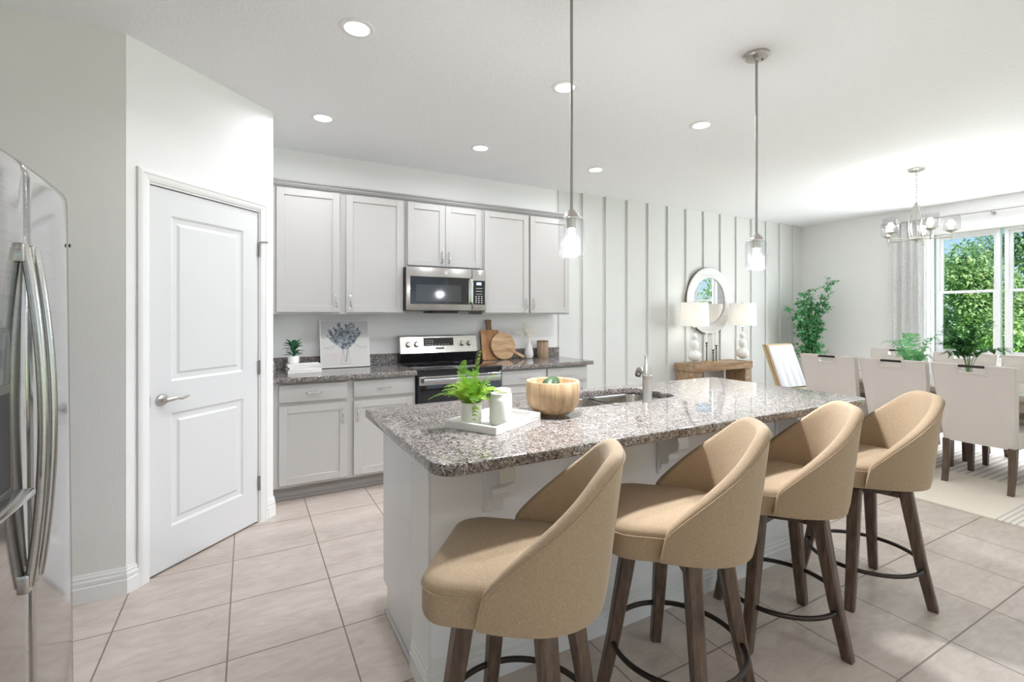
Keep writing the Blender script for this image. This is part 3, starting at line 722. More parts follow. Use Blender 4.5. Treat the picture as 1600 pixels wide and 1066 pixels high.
# ------------------------------------------------------------------ island
isl = thing('kitchen_island', (0.56, 1.62, 0), 0, 'white and grey kitchen island base under the large granite top', 'kitchen island')
IW = 2.30
B().box(0.004, IW, 0.0, 0.186, 0, 0.876, 0.001, 1).obj('knee_wall', 'knee_wall_paint', isl)
B().box(-0.006, 0.004, -0.002, 0.186, 0.14, 0.876, 0.002, 1).obj('end_trim', 'trim_white', isl)
b = B(); b.box(0.004, IW-0.004, 0.187, 0.655, 0.115, 0.135); b.box(0.004, IW-0.004, 0.187, 0.585, 0, 0.116); b.box(0.013, IW-0.004, 0.647, 0.655, 0.135, 0.876); b.box(IW-0.02, IW-0.004, 0.187, 0.647, 0.135, 0.876); b.obj('carcass', 'island_panel', isl)
b = B(); b.box(0.0, 0.012, 0.188, 0.655, 0.115, 0.874, 0.001, 1); b.box(0.0, 0.012, 0.188, 0.585, 0.0, 0.116, 0.001, 1); b.obj('end_panel', 'island_panel', isl)
B().box(-0.012, 0.0, 0.19, 0.592, 0, 0.02, 0.004).obj('shoe_moulding', 'cabinet_paint', isl)
b = B(); base_profile(b, (-0.002, 0), (IW+0.002, 0), (0, -1), 0.14); base_profile(b, (0, 0.186), (0, -0.002), (-1, 0), 0.14); base_profile(b, (IW, 0.186), (IW, -0.002), (1, 0), 0.14)
b.obj('baseboard', 'trim_white', isl)
for k in range(4):
    b = B(); x0 = 0.012 + k*0.572; shaker(b, x0, x0+0.56, 0.135, 0.86, 0.0)
    b.xf(Matrix.Translation((0, 0.677, 0)) @ Matrix.Diagonal((1, -1, 1, 1))); b.obj('door', 'island_panel', isl)
cprof2 = [(0, 0.874), (-0.135, 0.874), (-0.135, 0.845), (-0.120, 0.838), (-0.118, 0.815), (-0.126, 0.795), (-0.122, 0.768), (-0.100, 0.752), (-0.080, 0.745), (-0.066, 0.730), (-0.070, 0.712), (-0.062, 0.694), (-0.040, 0.686), (-0.022, 0.680), (-0.020, 0.655), (0, 0.648)]
for cx_ in (0.245, 1.13, 2.02):
    b = B(); b.prism(cprof2, cx_-0.032, cx_+0.032, 'yz'); b.bevel_all(0.004, 2, 40)
    b.box(cx_-0.042, cx_+0.042, -0.014, 0.0, 0.632, 0.874, 0.004)
    b.obj('corbel', 'trim_white', isl)

it = thing('island_countertop', (0, 0, 0), 0, 'large speckled grey granite island top with rounded corners and sink cut-out', 'countertop')
SX0, SX1, SY0, SY1 = 1.36, 2.105, 1.885, 2.265
slab(rrect(0.487, 2.952, 1.337, 2.352, 0.02, 8, radii=(0.03, 0.03, 0.075, 0.075)), [rrect(SX0, SX1, SY0, SY1, 0.09, 6)[::-1]], 0.877, 0.914, 0.006, 'worktop', 'granite', it)
sk = thing('sink', ((SX0+SX1)/2, (SY0+SY1)/2, 0.877), 0, 'stainless undermount double-bowl sink in the island', 'sink')
def bowl_mesh(x0, x1, y0, y1, depth):
    b = B(); rings = []
    for ins, z in ((-0.02, -0.001), (0.0, -0.001), (0.004, -0.01), (0.010, -depth+0.05), (0.03, -depth+0.012), (0.07, -depth)):
        rings.append([(x, y, z) for x, y in rrect(x0+ins, x1-ins, y0+ins, y1-ins, max(0.03, 0.075-ins), 6)])
    b.loft(rings, True, False); q = rings[-1]
    b.bm.faces.new([b.bm.verts.new(p) for p in q])
    return b
hx, hy = (SX1-SX0)/2, (SY1-SY0)/2
for nm, x0, x1 in (('bowl', -hx-0.006, -0.014), ('bowl', 0.014, hx+0.006)):
    o = bowl_mesh(x0, x1, -hy-0.006, hy+0.006, 0.2).obj(nm, 'sink_steel', sk)
    B().lathe([(0, 0), (0.045, 0), (0.045, 0.003), (0.03, 0.004), (0, 0.002)], 24, ((x0+x1)/2, 0, -0.1995)).obj('drain', 'chrome', o)
B().box(-0.014, 0.014, -hy+0.004, hy-0.004, -0.012, -0.001, 0.004).obj('divider', 'sink_steel', sk)
fc = thing('faucet', (1.815, 1.845, 0.914), R_(-40), 'brushed nickel tap standing in front of the sink', 'tap')
b = B(); b.lathe([(0, 0), (0.027, 0), (0.027, 0.004), (0.0235, 0.010), (0.0235, 0.122), (0.026, 0.125), (0.026, 0.137), (0.0235, 0.139), (0.022, 0.15), (0.0, 0.15)], 32); b.obj('body', 'nickel', fc)
b = B(); pts = [(0, 0, 0.145), (0, 0.001, 0.17), (-0.001, 0.004, 0.195), (-0.003, 0.007, 0.215), (-0.007, 0.006, 0.232), (-0.013, 0.004, 0.243)]
b.tube(pts, [0.0235, 0.019, 0.0135, 0.009, 0.006, 0.003], 20); b.obj('lever', 'nickel', fc)
b = B(); b.tube([(-0.008, 0.01, 0.13), (-0.014, 0.05, 0.15), (-0.022, 0.10, 0.158), (-0.03, 0.145, 0.148), (-0.034, 0.165, 0.128)], [0.014, 0.015, 0.016, 0.017, 0.018], 16)
b.tube([(-0.034, 0.165, 0.128), (-0.036, 0.172, 0.112)], [0.018, 0.0165], 16); b.obj('spout', 'nickel', fc)
tag(B().lathe([(0, 0), (0.019, 0), (0.021, 0.002), (0.020, 0.005), (0.012, 0.007), (0, 0.0075)], 28).obj('sink_button', 'nickel', loc=(1.615, 1.852, 0.914)), 'small round button cap on the granite between the bowl and the tap', 'button')

# ------------------------------------------------------------------ bar stools
def stool_outline(a, off=0.0, z=0.53):
    """plan point of the shell at angle a from the back (local -y), offset inwards by off"""
    hw, hd, p = 0.247, 0.247, 2.45
    k = (z-0.53)/0.46
    hw2, hd2 = hw*(1+0.085*k)-off, hd*(1+0.03*k)-off
    s_, c_ = math.sin(a), math.cos(a)
    r = (abs(s_/hw2)**p + abs(c_/hd2)**p)**(-1/p)
    back = max(0, c_)
    return (r*s_, -r*c_ - 0.050*k*back, z)
A_MAX = R_(106)
def rim_z(a):
    w = 1 - abs(a)/A_MAX
    if w <= 0: return 0.60
    s_ = sum(min(1.0, max(0.0, (w+q*0.022)/0.70)) for q in range(-5, 6))/11
    e = min(1.0, w/0.10); rnd = 0.05*(1-math.sqrt(max(0, 1-(1-e)**2)))
    return 0.660 + 0.325*s_ - rnd
def make_stool(label, loc, rb, facing):
    t = thing('bar_stool', loc, rb, label, 'bar stool', 'bar stools along the island')
    turn = facing - R_(90) - rb
    # shell
    b = B(); n = 56; rings = []; seam = []
    for i in range(n+1):
        a = -A_MAX + 2*A_MAX*i/n
        zt = rim_z(a); th = 0.042
        m = 9; ring = []
        for j in range(m+1):
            z = 0.570 + (zt-0.018-0.570)*j/m
            ring.append(stool_outline(a, 0.004 if j == 0 else 0.0, z))
        for q in range(1, 7):
            ang = PI*q/7
            ring.append(stool_outline(a, th/2 - th/2*math.cos(ang), zt-0.018+0.018*math.sin(ang)))
        for j in range(m, -1, -1):
            z = 0.585 + (zt-0.018-0.585)*j/m
            ring.append(stool_outline(a, th, z))
        rings.append(ring); seam.append(stool_outline(a, -0.001, zt-0.020))
    b.loft(rings, True, True); b.bevel_all(0.006, 2, 70)
    bk = b.obj('backrest', 'stool_fabric', t, rot=(0, 0, turn), smooth=60)
    b = B(); b.tube(seam, 0.0028, 6); b.obj('piping', 'stool_fabric', bk)
    # seat cushion
    b = B(); outl = []
    for x, y in rrect(-0.225, 0.225, -0.20, 0.245, 0.10, 8, radii=(0.085, 0.085, 0.15, 0.15)):
        wv = 1 - 0.08*max(0, -y)/0.2
        outl.append((x*wv, y))
    rings = []
    for sc_, z in ((0.93, 0.558), (0.985, 0.562), (1.0, 0.574), (1.0, 0.636), (0.99, 0.651), (0.965, 0.661), (0.88, 0.671), (0.6, 0.679), (0.25, 0.682)):
        rings.append([(x*sc_, (y-0.02)*sc_+0.02, z) for x, y in outl])
    b.loft(rings); st = b.obj('seat', 'stool_fabric', t, rot=(0, 0, turn), smooth=50)
    b = B(); b.tube([(x*1.002, y*1.002, 0.640) for x, y in outl], 0.0028, 6, loop=True); b.obj('piping', 'stool_fabric', st)
    # base
    b = B(); b.lathe([(0, 0.516), (0.13, 0.516), (0.135, 0.520), (0.135, 0.538), (0.09, 0.541), (0.09, 0.559), (0, 0.559)], 28); b.obj('swivel_plate', 'bronze', t)
    for k in range(4):
        a = k*PI/2; ca, sa = math.cos(a), math.sin(a)
        b = B(); rings = []
        for r, z, w in ((0.268, 0.0, 0.019), (0.266, 0.012, 0.020), (0.225, 0.20, 0.0225), (0.190, 0.40, 0.0255), (0.166, 0.543, 0.027)):
            cpt = Vector((r*ca, r*sa, z)); u_ = Vector((ca, sa, 0)); v_ = Vector((-sa, ca, 0)); c_ = 0.72
            rings.append([tuple(cpt + u_*(w*i) + v_*(w*j)) for i, j in ((1, -c_), (1, c_), (c_, 1), (-c_, 1), (-1, c_), (-1, -c_), (-c_, -1), (c_, -1))])
        b.loft(rings); b.obj('leg', 'stool_wood', t)
        b = B(); b.box(0.05, 0.182, -0.018, 0.018, 0.49, 0.515, 0.003, 1); b.xf(Matrix.Rotation(a, 4, 'Z')); b.obj('brace', 'stool_wood', t)
    b = B(); b.tube([(0.232*math.cos(2*PI*k/56), 0.232*math.sin(2*PI*k/56), 0.178) for k in range(56)], 0.0095, 10, loop=True); b.obj('footrest_ring', 'bronze', t)
    return t
make_stool('tan swivel bar stool nearest the fridge end, beside the island corner', (0.705, 1.235, 0), R_(-6), R_(141))
make_stool('tan swivel bar stool second from the fridge end of the island', (1.365, 1.245, 0), R_(-30), R_(138))
make_stool('tan swivel bar stool third from the fridge end of the island', (2.03, 1.285, 0), R_(9), R_(136))
make_stool('tan swivel bar stool at the dining end of the island', (2.695, 1.262, 0), R_(15), R_(134))

# ------------------------------------------------------------------ on the island
tr = thing('serving_tray', (0.897, 1.779, 0.914), R_(28.5), 'white marble tray under the potted fern and two jars', 'tray')
b = B(); L_, D_ = 0.340, 0.247
b.box(-L_/2, L_/2, -D_/2, D_/2, 0.0, 0.012, 0.001, 1)
b.box(-L_/2, L_/2, -D_/2, -D_/2+0.014, 0.012, 0.030, 0.0015, 1); b.box(-L_/2, L_/2, D_/2-0.014, D_/2, 0.012, 0.030, 0.0015, 1)
b.box(-L_/2, -L_/2+0.014, -D_/2+0.014, D_/2-0.014, 0.012, 0.030, 0.0015, 1); b.box(L_/2-0.014, L_/2, -D_/2+0.014, D_/2-0.014, 0.012, 0.030, 0.0015, 1)
b.obj('tray_body', 'marble', tr)

def leaf(b, p, d, up, L, w, curl=0.15, n=2):
    """a pointed leaf from p along d; up is roughly its face normal"""
    d = Vector(d).normalized(); up = Vector(up); sd = d.cross(up)
    if sd.length < 1e-4: sd = d.orthogonal()
    sd.normalize(); nn = sd.cross(d)
    p = Vector(p)
    mid = p + d*L*0.45 - nn*L*curl*0.2; tip = p + d*L - nn*L*curl
    v = [b.bm.verts.new(q) for q in (p, mid + sd*w/2 + nn*w*0.12, tip, mid - sd*w/2 + nn*w*0.12, mid)]
    b.bm.faces.new((v[0], v[4], v[1])); b.bm.faces.new((v[1], v[4], v[2])); b.bm.faces.new((v[0], v[3], v[4])); b.bm.faces.new((v[3], v[2], v[4]))
def broad_leaf(b, p, d, up, L, w, curl=0.15):
    d = Vector(d).normalized(); up = Vector(up); sd = d.cross(up)
    if sd.length < 1e-4: sd = d.orthogonal()
    sd.normalize(); nn = sd.cross(d); p = Vector(p)
    rows = []
    for t, q in ((0.0, 0.08), (0.18, 0.62), (0.42, 1.0), (0.68, 0.90), (0.88, 0.48), (1.0, 0.03)):
        c = p + d*L*t - nn*L*curl*t*t
        rows.append([b.bm.verts.new(c + sd*(w/2*q*k) + nn*(w*0.14*q*abs(k))) for k in (-1, 0, 1)])
    for a, c in zip(rows, rows[1:]):
        for i in (0, 1): b.bm.faces.new((a[i], a[i+1], c[i+1], c[i]))
def curve_pts(p0, p1, p2, n):
    p0, p1, p2 = Vector(p0), Vector(p1), Vector(p2)
    return [p0*(1-t)**2 + p1*2*t*(1-t) + p2*t*t for t in [i/n for i in range(n+1)]]
def frond(b, p0, p1, p2, L, rnd, nper=15, sub=6, leafw=0.0030, up=(0, 0, 1)):
    pts = curve_pts(p0, p1, p2, nper)
    b.tube(pts, [0.0014*(1-0.7*i/nper) for i in range(nper+1)], 5)
    for i in range(2, nper+1):
        t = i/nper; d = (pts[i]-pts[i-1]).normalized(); u = Vector(up)
        sd = d.cross(u)
        if sd.length < 0.05: sd = d.orthogonal()
        sd.normalize()
        Lp = L*(1-t)**0.75*(0.55+0.45*min(1, t*3)) + 0.006
        for sg in (-1, 1):
            dirp = (sd*sg*0.85 + d*0.6 + Vector((rnd.uniform(-.15, .15), rnd.uniform(-.15, .15), rnd.uniform(-.25, .15)))).normalized()
            nn = sd.cross(d)
            m = max(2, int((sub+2)*Lp/L + 1.5))
            for j in range(m):
                q = pts[i] + dirp*Lp*(j+0.3)/m
                ll = Lp/m*1.15*(1-0.3*j/m) + 0.004
                for s3 in (-1, 1):
                    dl_ = (dirp*0.8 + nn*rnd.uniform(-.4, .4) + dirp.cross(nn)*s3*0.75).normalized()
                    leaf(b, q, dl_, nn, ll, leafw*rnd.uniform(.7, 1.1), 0.1)
            leaf(b, pts[i]+dirp*Lp*0.85, dirp, nn, Lp*0.3+0.004, leafw*0.8, 0.1)
fp = thing('potted_fern', (0.790, 1.778, 0.926), 0, 'bright green fern in a cream ceramic pot on the marble tray', 'plant')
b = B(); b.lathe([(0, 0), (0.036, 0), (0.040, 0.004), (0.0425, 0.02), (0.0425, 0.082), (0.041, 0.085), (0.038, 0.082), (0.037, 0.06), (0, 0.06)], 40); b.obj('pot', 'cream_ceramic', fp)
B().lathe([(0, 0.0), (0.037, 0.0), (0.036, 0.006), (0, 0.010)], 24, (0, 0, 0.0605)).obj('soil', 'soil', fp)
rnd = random.Random(4); b = B()
RV = Vector((0.876, -0.482, 0)); FV = Vector((0.482, 0.876, 0)); ZV = Vector((0, 0, 1))
def rel(r, f, z): return RV*r + FV*f + ZV*z
specs = [((0.01, 0, 0.065), (0.0, 0, 0.16), (0.035, 0.02, 0.285), 0.040), ((-0.01, 0, 0.065), (-0.07, -0.02, 0.16), (-0.165, -0.01, 0.10), 0.05), ((0, 0, 0.065), (-0.05, 0, 0.18), (-0.03, 0.03, 0.245), 0.035),
         ((0, 0, 0.065), (0.06, 0, 0.16), (0.125, 0.01, 0.125), 0.045), ((0, -0.01, 0.065), (0.05, -0.03, 0.18), (0.095, -0.02, 0.195), 0.04), ((0, 0, 0.065), (-0.06, 0.04, 0.15), (-0.12, 0.04, 0.125), 0.05),
         ((0, 0, 0.065), (0.02, -0.06, 0.15), (0.02, -0.10, 0.105), 0.045), ((0, 0, 0.065), (-0.04, -0.06, 0.15), (-0.08, -0.07, 0.13), 0.045), ((0, 0, 0.065), (0.05, 0.06, 0.15), (0.09, 0.09, 0.13), 0.045)]
for s_ in specs: frond(b, rel(*s_[0]), rel(*s_[1]), rel(*s_[2]), s_[3], rnd)
for k in range(26):
    a = rnd.uniform(0, 2*PI); r = rnd.uniform(0.035, 0.115); z = rnd.uniform(0.10, 0.215)
    frond(b, rel(0.015*math.cos(a), 0.015*math.sin(a), 0.065), rel(r*0.5*math.cos(a), r*0.5*math.sin(a), z+0.01), rel(r*math.cos(a), r*math.sin(a), z-0.02), 0.038, rnd, 11, 5)
frond(b, rel(0.02, -0.03, 0.07), rel(0.025, -0.055, 0.10), rel(0.018, -0.060, 0.03), 0.014, rnd, 7, 3)
b.obj('fronds', 'fern_leaf', fp, smooth=0)
def jar(loc, label):
    j = thing('jar', loc, 0, label, 'jar', 'pale jars on the marble tray')
    B().lathe([(0, 0), (0.033, 0), (0.039, 0.006), (0.0405, 0.014), (0.0405, 0.095), (0.038, 0.105), (0.035, 0.110), (0.035, 0.123), (0.033, 0.125), (0.031, 0.122), (0.031, 0.108), (0.036, 0.095), (0.036, 0.01), (0, 0.008)], 40).obj('jar_body', 'cream_ceramic', j)
    return j
jar((0.882, 1.708, 0.926), 'pale green-white jar at the front of the marble tray beside the fern')
jar((0.944, 1.800, 0.926), 'pale jar half hidden behind the front jar on the tray')
bw = thing('wooden_bowl', (1.200, 1.802, 0.914), 0, 'round wooden salad bowl standing on the island beside the marble tray', 'bowl')
bp = [(0, 0.003), (0.048, 0.003), (0.052, 0.0), (0.056, 0.0), (0.058, 0.006), (0.075, 0.012), (0.095, 0.026), (0.110, 0.048), (0.118, 0.075), (0.1205, 0.105), (0.1195, 0.150), (0.1165, 0.155), (0.1085, 0.155), (0.105, 0.151), (0.1045, 0.118), (0.098, 0.10), (0.080, 0.09), (0.05, 0.087), (0, 0.086)]
B().lathe(bp, 56).obj('bowl_body', 'bowl_wood', bw)
av = thing('avocado', (1.192, 1.806, 1.0035), R_(20), 'dark green avocado lying in the wooden bowl', 'avocado')
b = B(); ring = [(0.0, -0.052)]
prof = [(0.0, -0.050), (0.018, -0.046), (0.032, -0.030), (0.0365, -0.008), (0.034, 0.014), (0.025, 0.036), (0.014, 0.050), (0.0, 0.054)]
b.lathe(prof, 24); b.xf(Matrix.Translation((0, 0, 0.044)) @ Matrix.Rotation(R_(66), 4, 'Y')); b.obj('fruit', 'avocado', av, smooth=80)

# ------------------------------------------------------------------ on the worktops
bk_specs = [(0.0, 0.245, 0.165, 0.025, 0.0), (0.0255, 0.232, 0.158, 0.021, 3.0), (0.047, 0.240, 0.155, 0.0185, -2.0)]
for i, (z, w, d, h, rz) in enumerate(bk_specs):
    t = thing('book', (0.385, 4.12, 0.9142+z), R_(4+rz), ['white book at the bottom of the stack left of the painting', 'white book in the middle of the stack left of the painting', 'white book on top of the stack, under the small plant pot'][i], 'book', 'white books stacked on the worktop')
    b = B(); b.box(-w/2, w/2, -d/2, d/2, 0, 0.0035, 0.0012, 1); b.box(-w/2, w/2, -d/2, d/2, h-0.0035, h, 0.0012, 1); b.box(-w/2, w/2, -d/2+0.001, -d/2+0.004, 0.003, h-0.003)
    b.obj('cover', 'book_white', t)
    B().box(-w/2+0.006, w/2-0.006, -d/2+0.004, d/2-0.006, 0.003, h-0.003).obj('pages', 'paper', t)
sp = thing('potted_plant', (0.315, 4.13, 0.9805), 0, 'small plant with glossy dark leaves in a white pot on the books', 'plant')
B().lathe([(0, 0), (0.030, 0), (0.037, 0.006), (0.042, 0.022), (0.042, 0.05), (0.039, 0.062), (0.036, 0.062), (0.036, 0.048), (0, 0.046)], 32).obj('pot', 'white_ceramic', sp)
rnd = random.Random(7); b = B()
for k in range(30):
    a = rnd.uniform(0, 2*PI); el = rnd.uniform(0.1, 1.3); r = 0.022
    p = Vector((r*math.cos(a)*0.6, r*math.sin(a)*0.6, 0.06 + 0.09*rnd.random())); d = Vector((math.cos(a)*math.cos(el), math.sin(a)*math.cos(el), math.sin(el)))
    b.tube([(0, 0, 0.045), p], 0.002, 5); broad_leaf(b, p, d, (0, 0, 1), rnd.uniform(0.055, 0.075), rnd.uniform(0.036, 0.046), 0.25)
b.obj('leaves', 'rubber_leaf', sp, smooth=60)

# leaning canvas: bouquet of grey-blue leaves in a clear vase
def painting():
    t = thing('canvas_painting', (0.735, 4.270, 0.9195), 0, 'unframed canvas of a blue-grey leaf bouquet leaning on the wall', 'painting')
    S = 0.405; lean = math.asin((4.377-4.270-0.02)/S)
    B().box(-S/2, S/2, 0.0008, 0.02, 0, S, 0.001, 1).obj('canvas', 'canvas_edge', t, rot=(-lean, 0, 0))
    n = 150; img = [[None]*n for _ in range(n)]; rn = random.Random(11)
    def mix(a, c, f): return [a[i]*(1-f)+c[i]*f for i in range(3)]
    for j in range(n):
        for i in range(n):
            u, v = i/n, j/n
            c = mix((0.66, 0.64, 0.63), (0.52, 0.52, 0.56), max(0, min(1, (v-0.5)*1.7)))
            if v < 0.62: c = mix(c, (0.80, 0.78, 0.76), 0.75)
            if 0.05 < v < 0.3: c = mix(c, (0.72, 0.58, 0.54), 0.35*max(0, 1-abs(u-0.28)*4))
            if v < 0.16: c = mix(c, (0.74, 0.72, 0.70), 0.5)
            if u < 0.015 or u > 0.985 or v < 0.015 or v > 0.985: c = (0.84, 0.84, 0.83)
            k = 0.03*(rn.random()-0.5); img[j][i] = [x+k for x in c]
    def blob(u, v, a, L, w, col, f=0.8):
        ca, sa = math.cos(a), math.sin(a); R = int(L*n)+1
        for j in range(max(0, int(v*n)-R), min(n, int(v*n)+R+1)):
            for i in range(max(0, int(u*n)-R), min(n, int(u*n)+R+1)):
                du, dv = (i+.5)/n-u, (j+.5)/n-v; x, y_ = du*ca+dv*sa, -du*sa+dv*ca
                if (x/L)**2 + (y_/w)**2 < 1: img[j][i] = mix(img[j][i], col, f)
    def line(u0, v0, u1, v1, w, col, f):
        m = int(max(abs(u1-u0), abs(v1-v0))*n)+2
        for q in range(m): blob(u0+(u1-u0)*q/m, v0+(v1-v0)*q/m, 0, w, w, col, f)
    for k in range(26):
        u0 = 0.49 + rn.uniform(-.05, .05); line(u0, 0.11, u0+rn.uniform(-.05, .05), 0.40, 0.005, rn.choice([(0.25, 0.27, 0.26), (0.40, 0.42, 0.40), (0.75, 0.76, 0.76)]), 0.35)
    for sx_ in (0.40, 0.60): line(sx_, 0.07, sx_ + (0.045 if sx_ < .5 else -0.045), 0.42, 0.006, (0.45, 0.43, 0.42), 0.5)
    line(0.40, 0.065, 0.60, 0.065, 0.008, (0.48, 0.43, 0.40), 0.6)
    pal = [(0.04, 0.05, 0.085), (0.09, 0.11, 0.16), (0.15, 0.18, 0.22), (0.24, 0.28, 0.31), (0.36, 0.40, 0.43), (0.12, 0.155, 0.15), (0.50, 0.54, 0.57)]
    stems = [(-.30, .78), (-.24, .62), (-.2, .84), (-.12, .93), (-.04, .84), (.04, .90), (.12, .95), (.19, .92), (.26, .82), (.30, .74), (.16, .78), (-.10, .74), (.0, .7), (.22, .66), (-.32, .66)]
    for dx, top in stems:
        for q in range(34):
            s_ = q/33; u = 0.50 + dx*1.05*s_**0.8; v = 0.42 + (top-0.42)*s_
            for sg in (-1, 1):
                a = rn.uniform(0, PI); blob(u+sg*rn.uniform(.01, .045)*(1.1-s_*0.6), v+rn.uniform(-.02, .02), a, rn.uniform(.018, .034)*(1.15-.45*s_), rn.uniform(.011, .020), rn.choice(pal), 0.78)
    for sg in (-1, 1):
        for q in range(22):
            s_ = q/21; blob(0.5+sg*(0.18+0.24*s_)+rn.uniform(-.01, .01), 0.50-0.05*math.sin(s_*PI)-0.08*s_+rn.uniform(-.02, .03), rn.uniform(0, PI), 0.016, 0.006, rn.choice([(0.35, 0.38, 0.36), (0.5, 0.47, 0.45)]), 0.5)
    bm = bmesh.new(); vv = [[bm.verts.new((-S/2+S*i/n, 0.0, S*j/n)) for i in range(n+1)] for j in range(n+1)]
    for j in range(n):
        for i in range(n): bm.faces.new((vv[j][i], vv[j][i+1], vv[j+1][i+1], vv[j+1][i]))
    me = bpy.data.meshes.new('painted_face'); bm.to_mesh(me); bm.free()
    ca = me.color_attributes.new('paint', 'FLOAT_COLOR', 'CORNER')
    data = []
    for j in range(n):
        for i in range(n): data.extend([*img[j][i], 1.0]*4)
    ca.data.foreach_set('color', data)
    me.materials.append(MATS['painting'])
    o = bpy.data.objects.new('painted_face', me); C.objects.link(o); o.parent = t; o.rotation_euler = (-lean, 0, 0)
painting()

def lean_board(o, ang): o.rotation_euler = (-ang, 0, 0)
t = thing('cutting_board', (2.135, 4.300, 0.9178), 0, 'tall rectangular wooden cutting board with dark handle leaning on the wall', 'cutting board')
b = B(); b.prism(rrect(-0.098, 0.098, 0, 0.30, 0.012, 4), 0, 0.018, 'xz'); b.bevel_all(0.002, 1, 60); bo = b.obj('board', 'board_wood', t, rot=(-R_(10), 0, 0))
b = B(); b.prism([(-0.028, 0.302), (-0.024, 0.35), (-0.030, 0.395), (-0.026, 0.405), (0.026, 0.405), (0.030, 0.395), (0.024, 0.35), (0.028, 0.302)], 0.001, 0.017, 'xz'); b.bevel_all(0.003, 2, 40); b.obj('handle', 'board_handle', t, rot=(-R_(10), 0, 0))
t = thing('cutting_board', (2.262, 4.258, 0.9182), 0, 'round wooden board with slanting handle leaning before the rectangular board', 'cutting board')
b = B(); b.lathe([(0, 0), (0.136, 0), (0.139, 0.003), (0.139, 0.013), (0.136, 0.016), (0, 0.016)], 56)
b.xf(Matrix.Translation((0, 0.016, 0.139)) @ Matrix.Rotation(R_(90), 4, 'X') @ Matrix.Rotation(R_(-36), 4, 'Z')); bo = b.obj('board', 'pale_board', t, rot=(-R_(13), 0, 0))
b = B(); b.prism([(0.05, -0.009), (0.23, -0.014), (0.245, -0.018), (0.258, -0.012), (0.258, 0.012), (0.245, 0.018), (0.23, 0.014), (0.05, 0.009)], -0.003, 0.014, 'xz'); b.bevel_all(0.003, 2, 40)
b.xf(Matrix.Translation((0, 0.0, 0.139)) @ Matrix.Rotation(R_(29), 4, 'Y')); b.obj('handle', 'pale_board', t, rot=(-R_(13), 0, 0))
vz = thing('bud_vase', (2.560, 4.290, 0.9145), 0, 'small white bud vase with dried pampas plumes on the worktop', 'vase')
B().lathe([(0, 0), (0.028, 0), (0.036, 0.006), (0.046, 0.035), (0.047, 0.055), (0.040, 0.09), (0.026, 0.13), (0.016, 0.155), (0.0145, 0.172), (0.018, 0.182), (0.015, 0.182), (0.011, 0.17), (0, 0.16)], 36).obj('vase_body', 'white_ceramic', vz)
rnd = random.Random(5); b = B()
for k in range(12):
    dx = rnd.uniform(-.08, .06) if k else -.15; top = rnd.uniform(0.26, 0.35) if k else 0.27
    pts = curve_pts((0, 0, 0.16), (dx*0.2, 0, 0.24), (dx, rnd.uniform(-.03, .03), top), 8)
    b.tube(pts, 0.0012, 4)
    for q in range(3, 9):
        for m in range(24):
            d = Vector((rnd.uniform(-1, 1), rnd.uniform(-1, 1), rnd.uniform(0, 1.6))); leaf(b, pts[q], d, (0, -1, 0), rnd.uniform(.02, .045), 0.0026, 0.3)
b.obj('pampas_plumes', 'pampas', vz, smooth=0)
t = thing('canister', (2.735, 4.300, 0.9145), 0, 'brown wooden canister standing right of the bud vase', 'canister')
B().lathe([(0, 0), (0.060, 0), (0.062, 0.003), (0.062, 0.160), (0.061, 0.162), (0, 0.162)], 40).obj('canister_body', 'canister_wood', t)
B().lathe([(0, 0.1625), (0.061, 0.1625), (0.062, 0.165), (0.062, 0.176), (0.059, 0.180), (0, 0.180)], 40).obj('lid', 'board_handle', t)

# ------------------------------------------------------------------ ceiling lights
CANS = [(0.46, 2.38, 'recessed ceiling light nearest the pantry door, toward the camera'), (0.46, 3.575, 'recessed ceiling light above the worktop beside the pantry wall'), (1.68, 3.59, 'recessed ceiling light in front of the microwave'),
        (1.68, 2.39, 'recessed ceiling light just beside the rod of the first pendant'), (2.885, 3.60, 'recessed ceiling light before the start of the panelled wall'), (2.878, 2.388, 'recessed ceiling light beside the second pendant rod, over the sink end')]
for x, y, lab in CANS:
    t = thing('recessed_downlight', (x, y, CEIL), 0, lab, 'ceiling light', 'recessed ceiling lights')
    B().lathe([(0.058, -0.006), (0.062, -0.007), (0.080, -0.004), (0.082, 0.0), (0.058, 0.0)], 40).obj('trim_ring', 'trim_white', t)
    B().lathe([(0, -0.003), (0.058, -0.003), (0.058, -0.001), (0, -0.001)], 32).obj('lens', 'lens_glow', t)
    l = add_light('downlight_lamp', 'AREA', (0, 0, -0.012), (0, 0, 0), DOWNLIGHT_W*(0.85 if y > 3 else 1.0), (0.955, 0.98, 1.03), shape='DISK', size=0.11, spread=R_(172 if y > 3 else 150)); l.parent = t
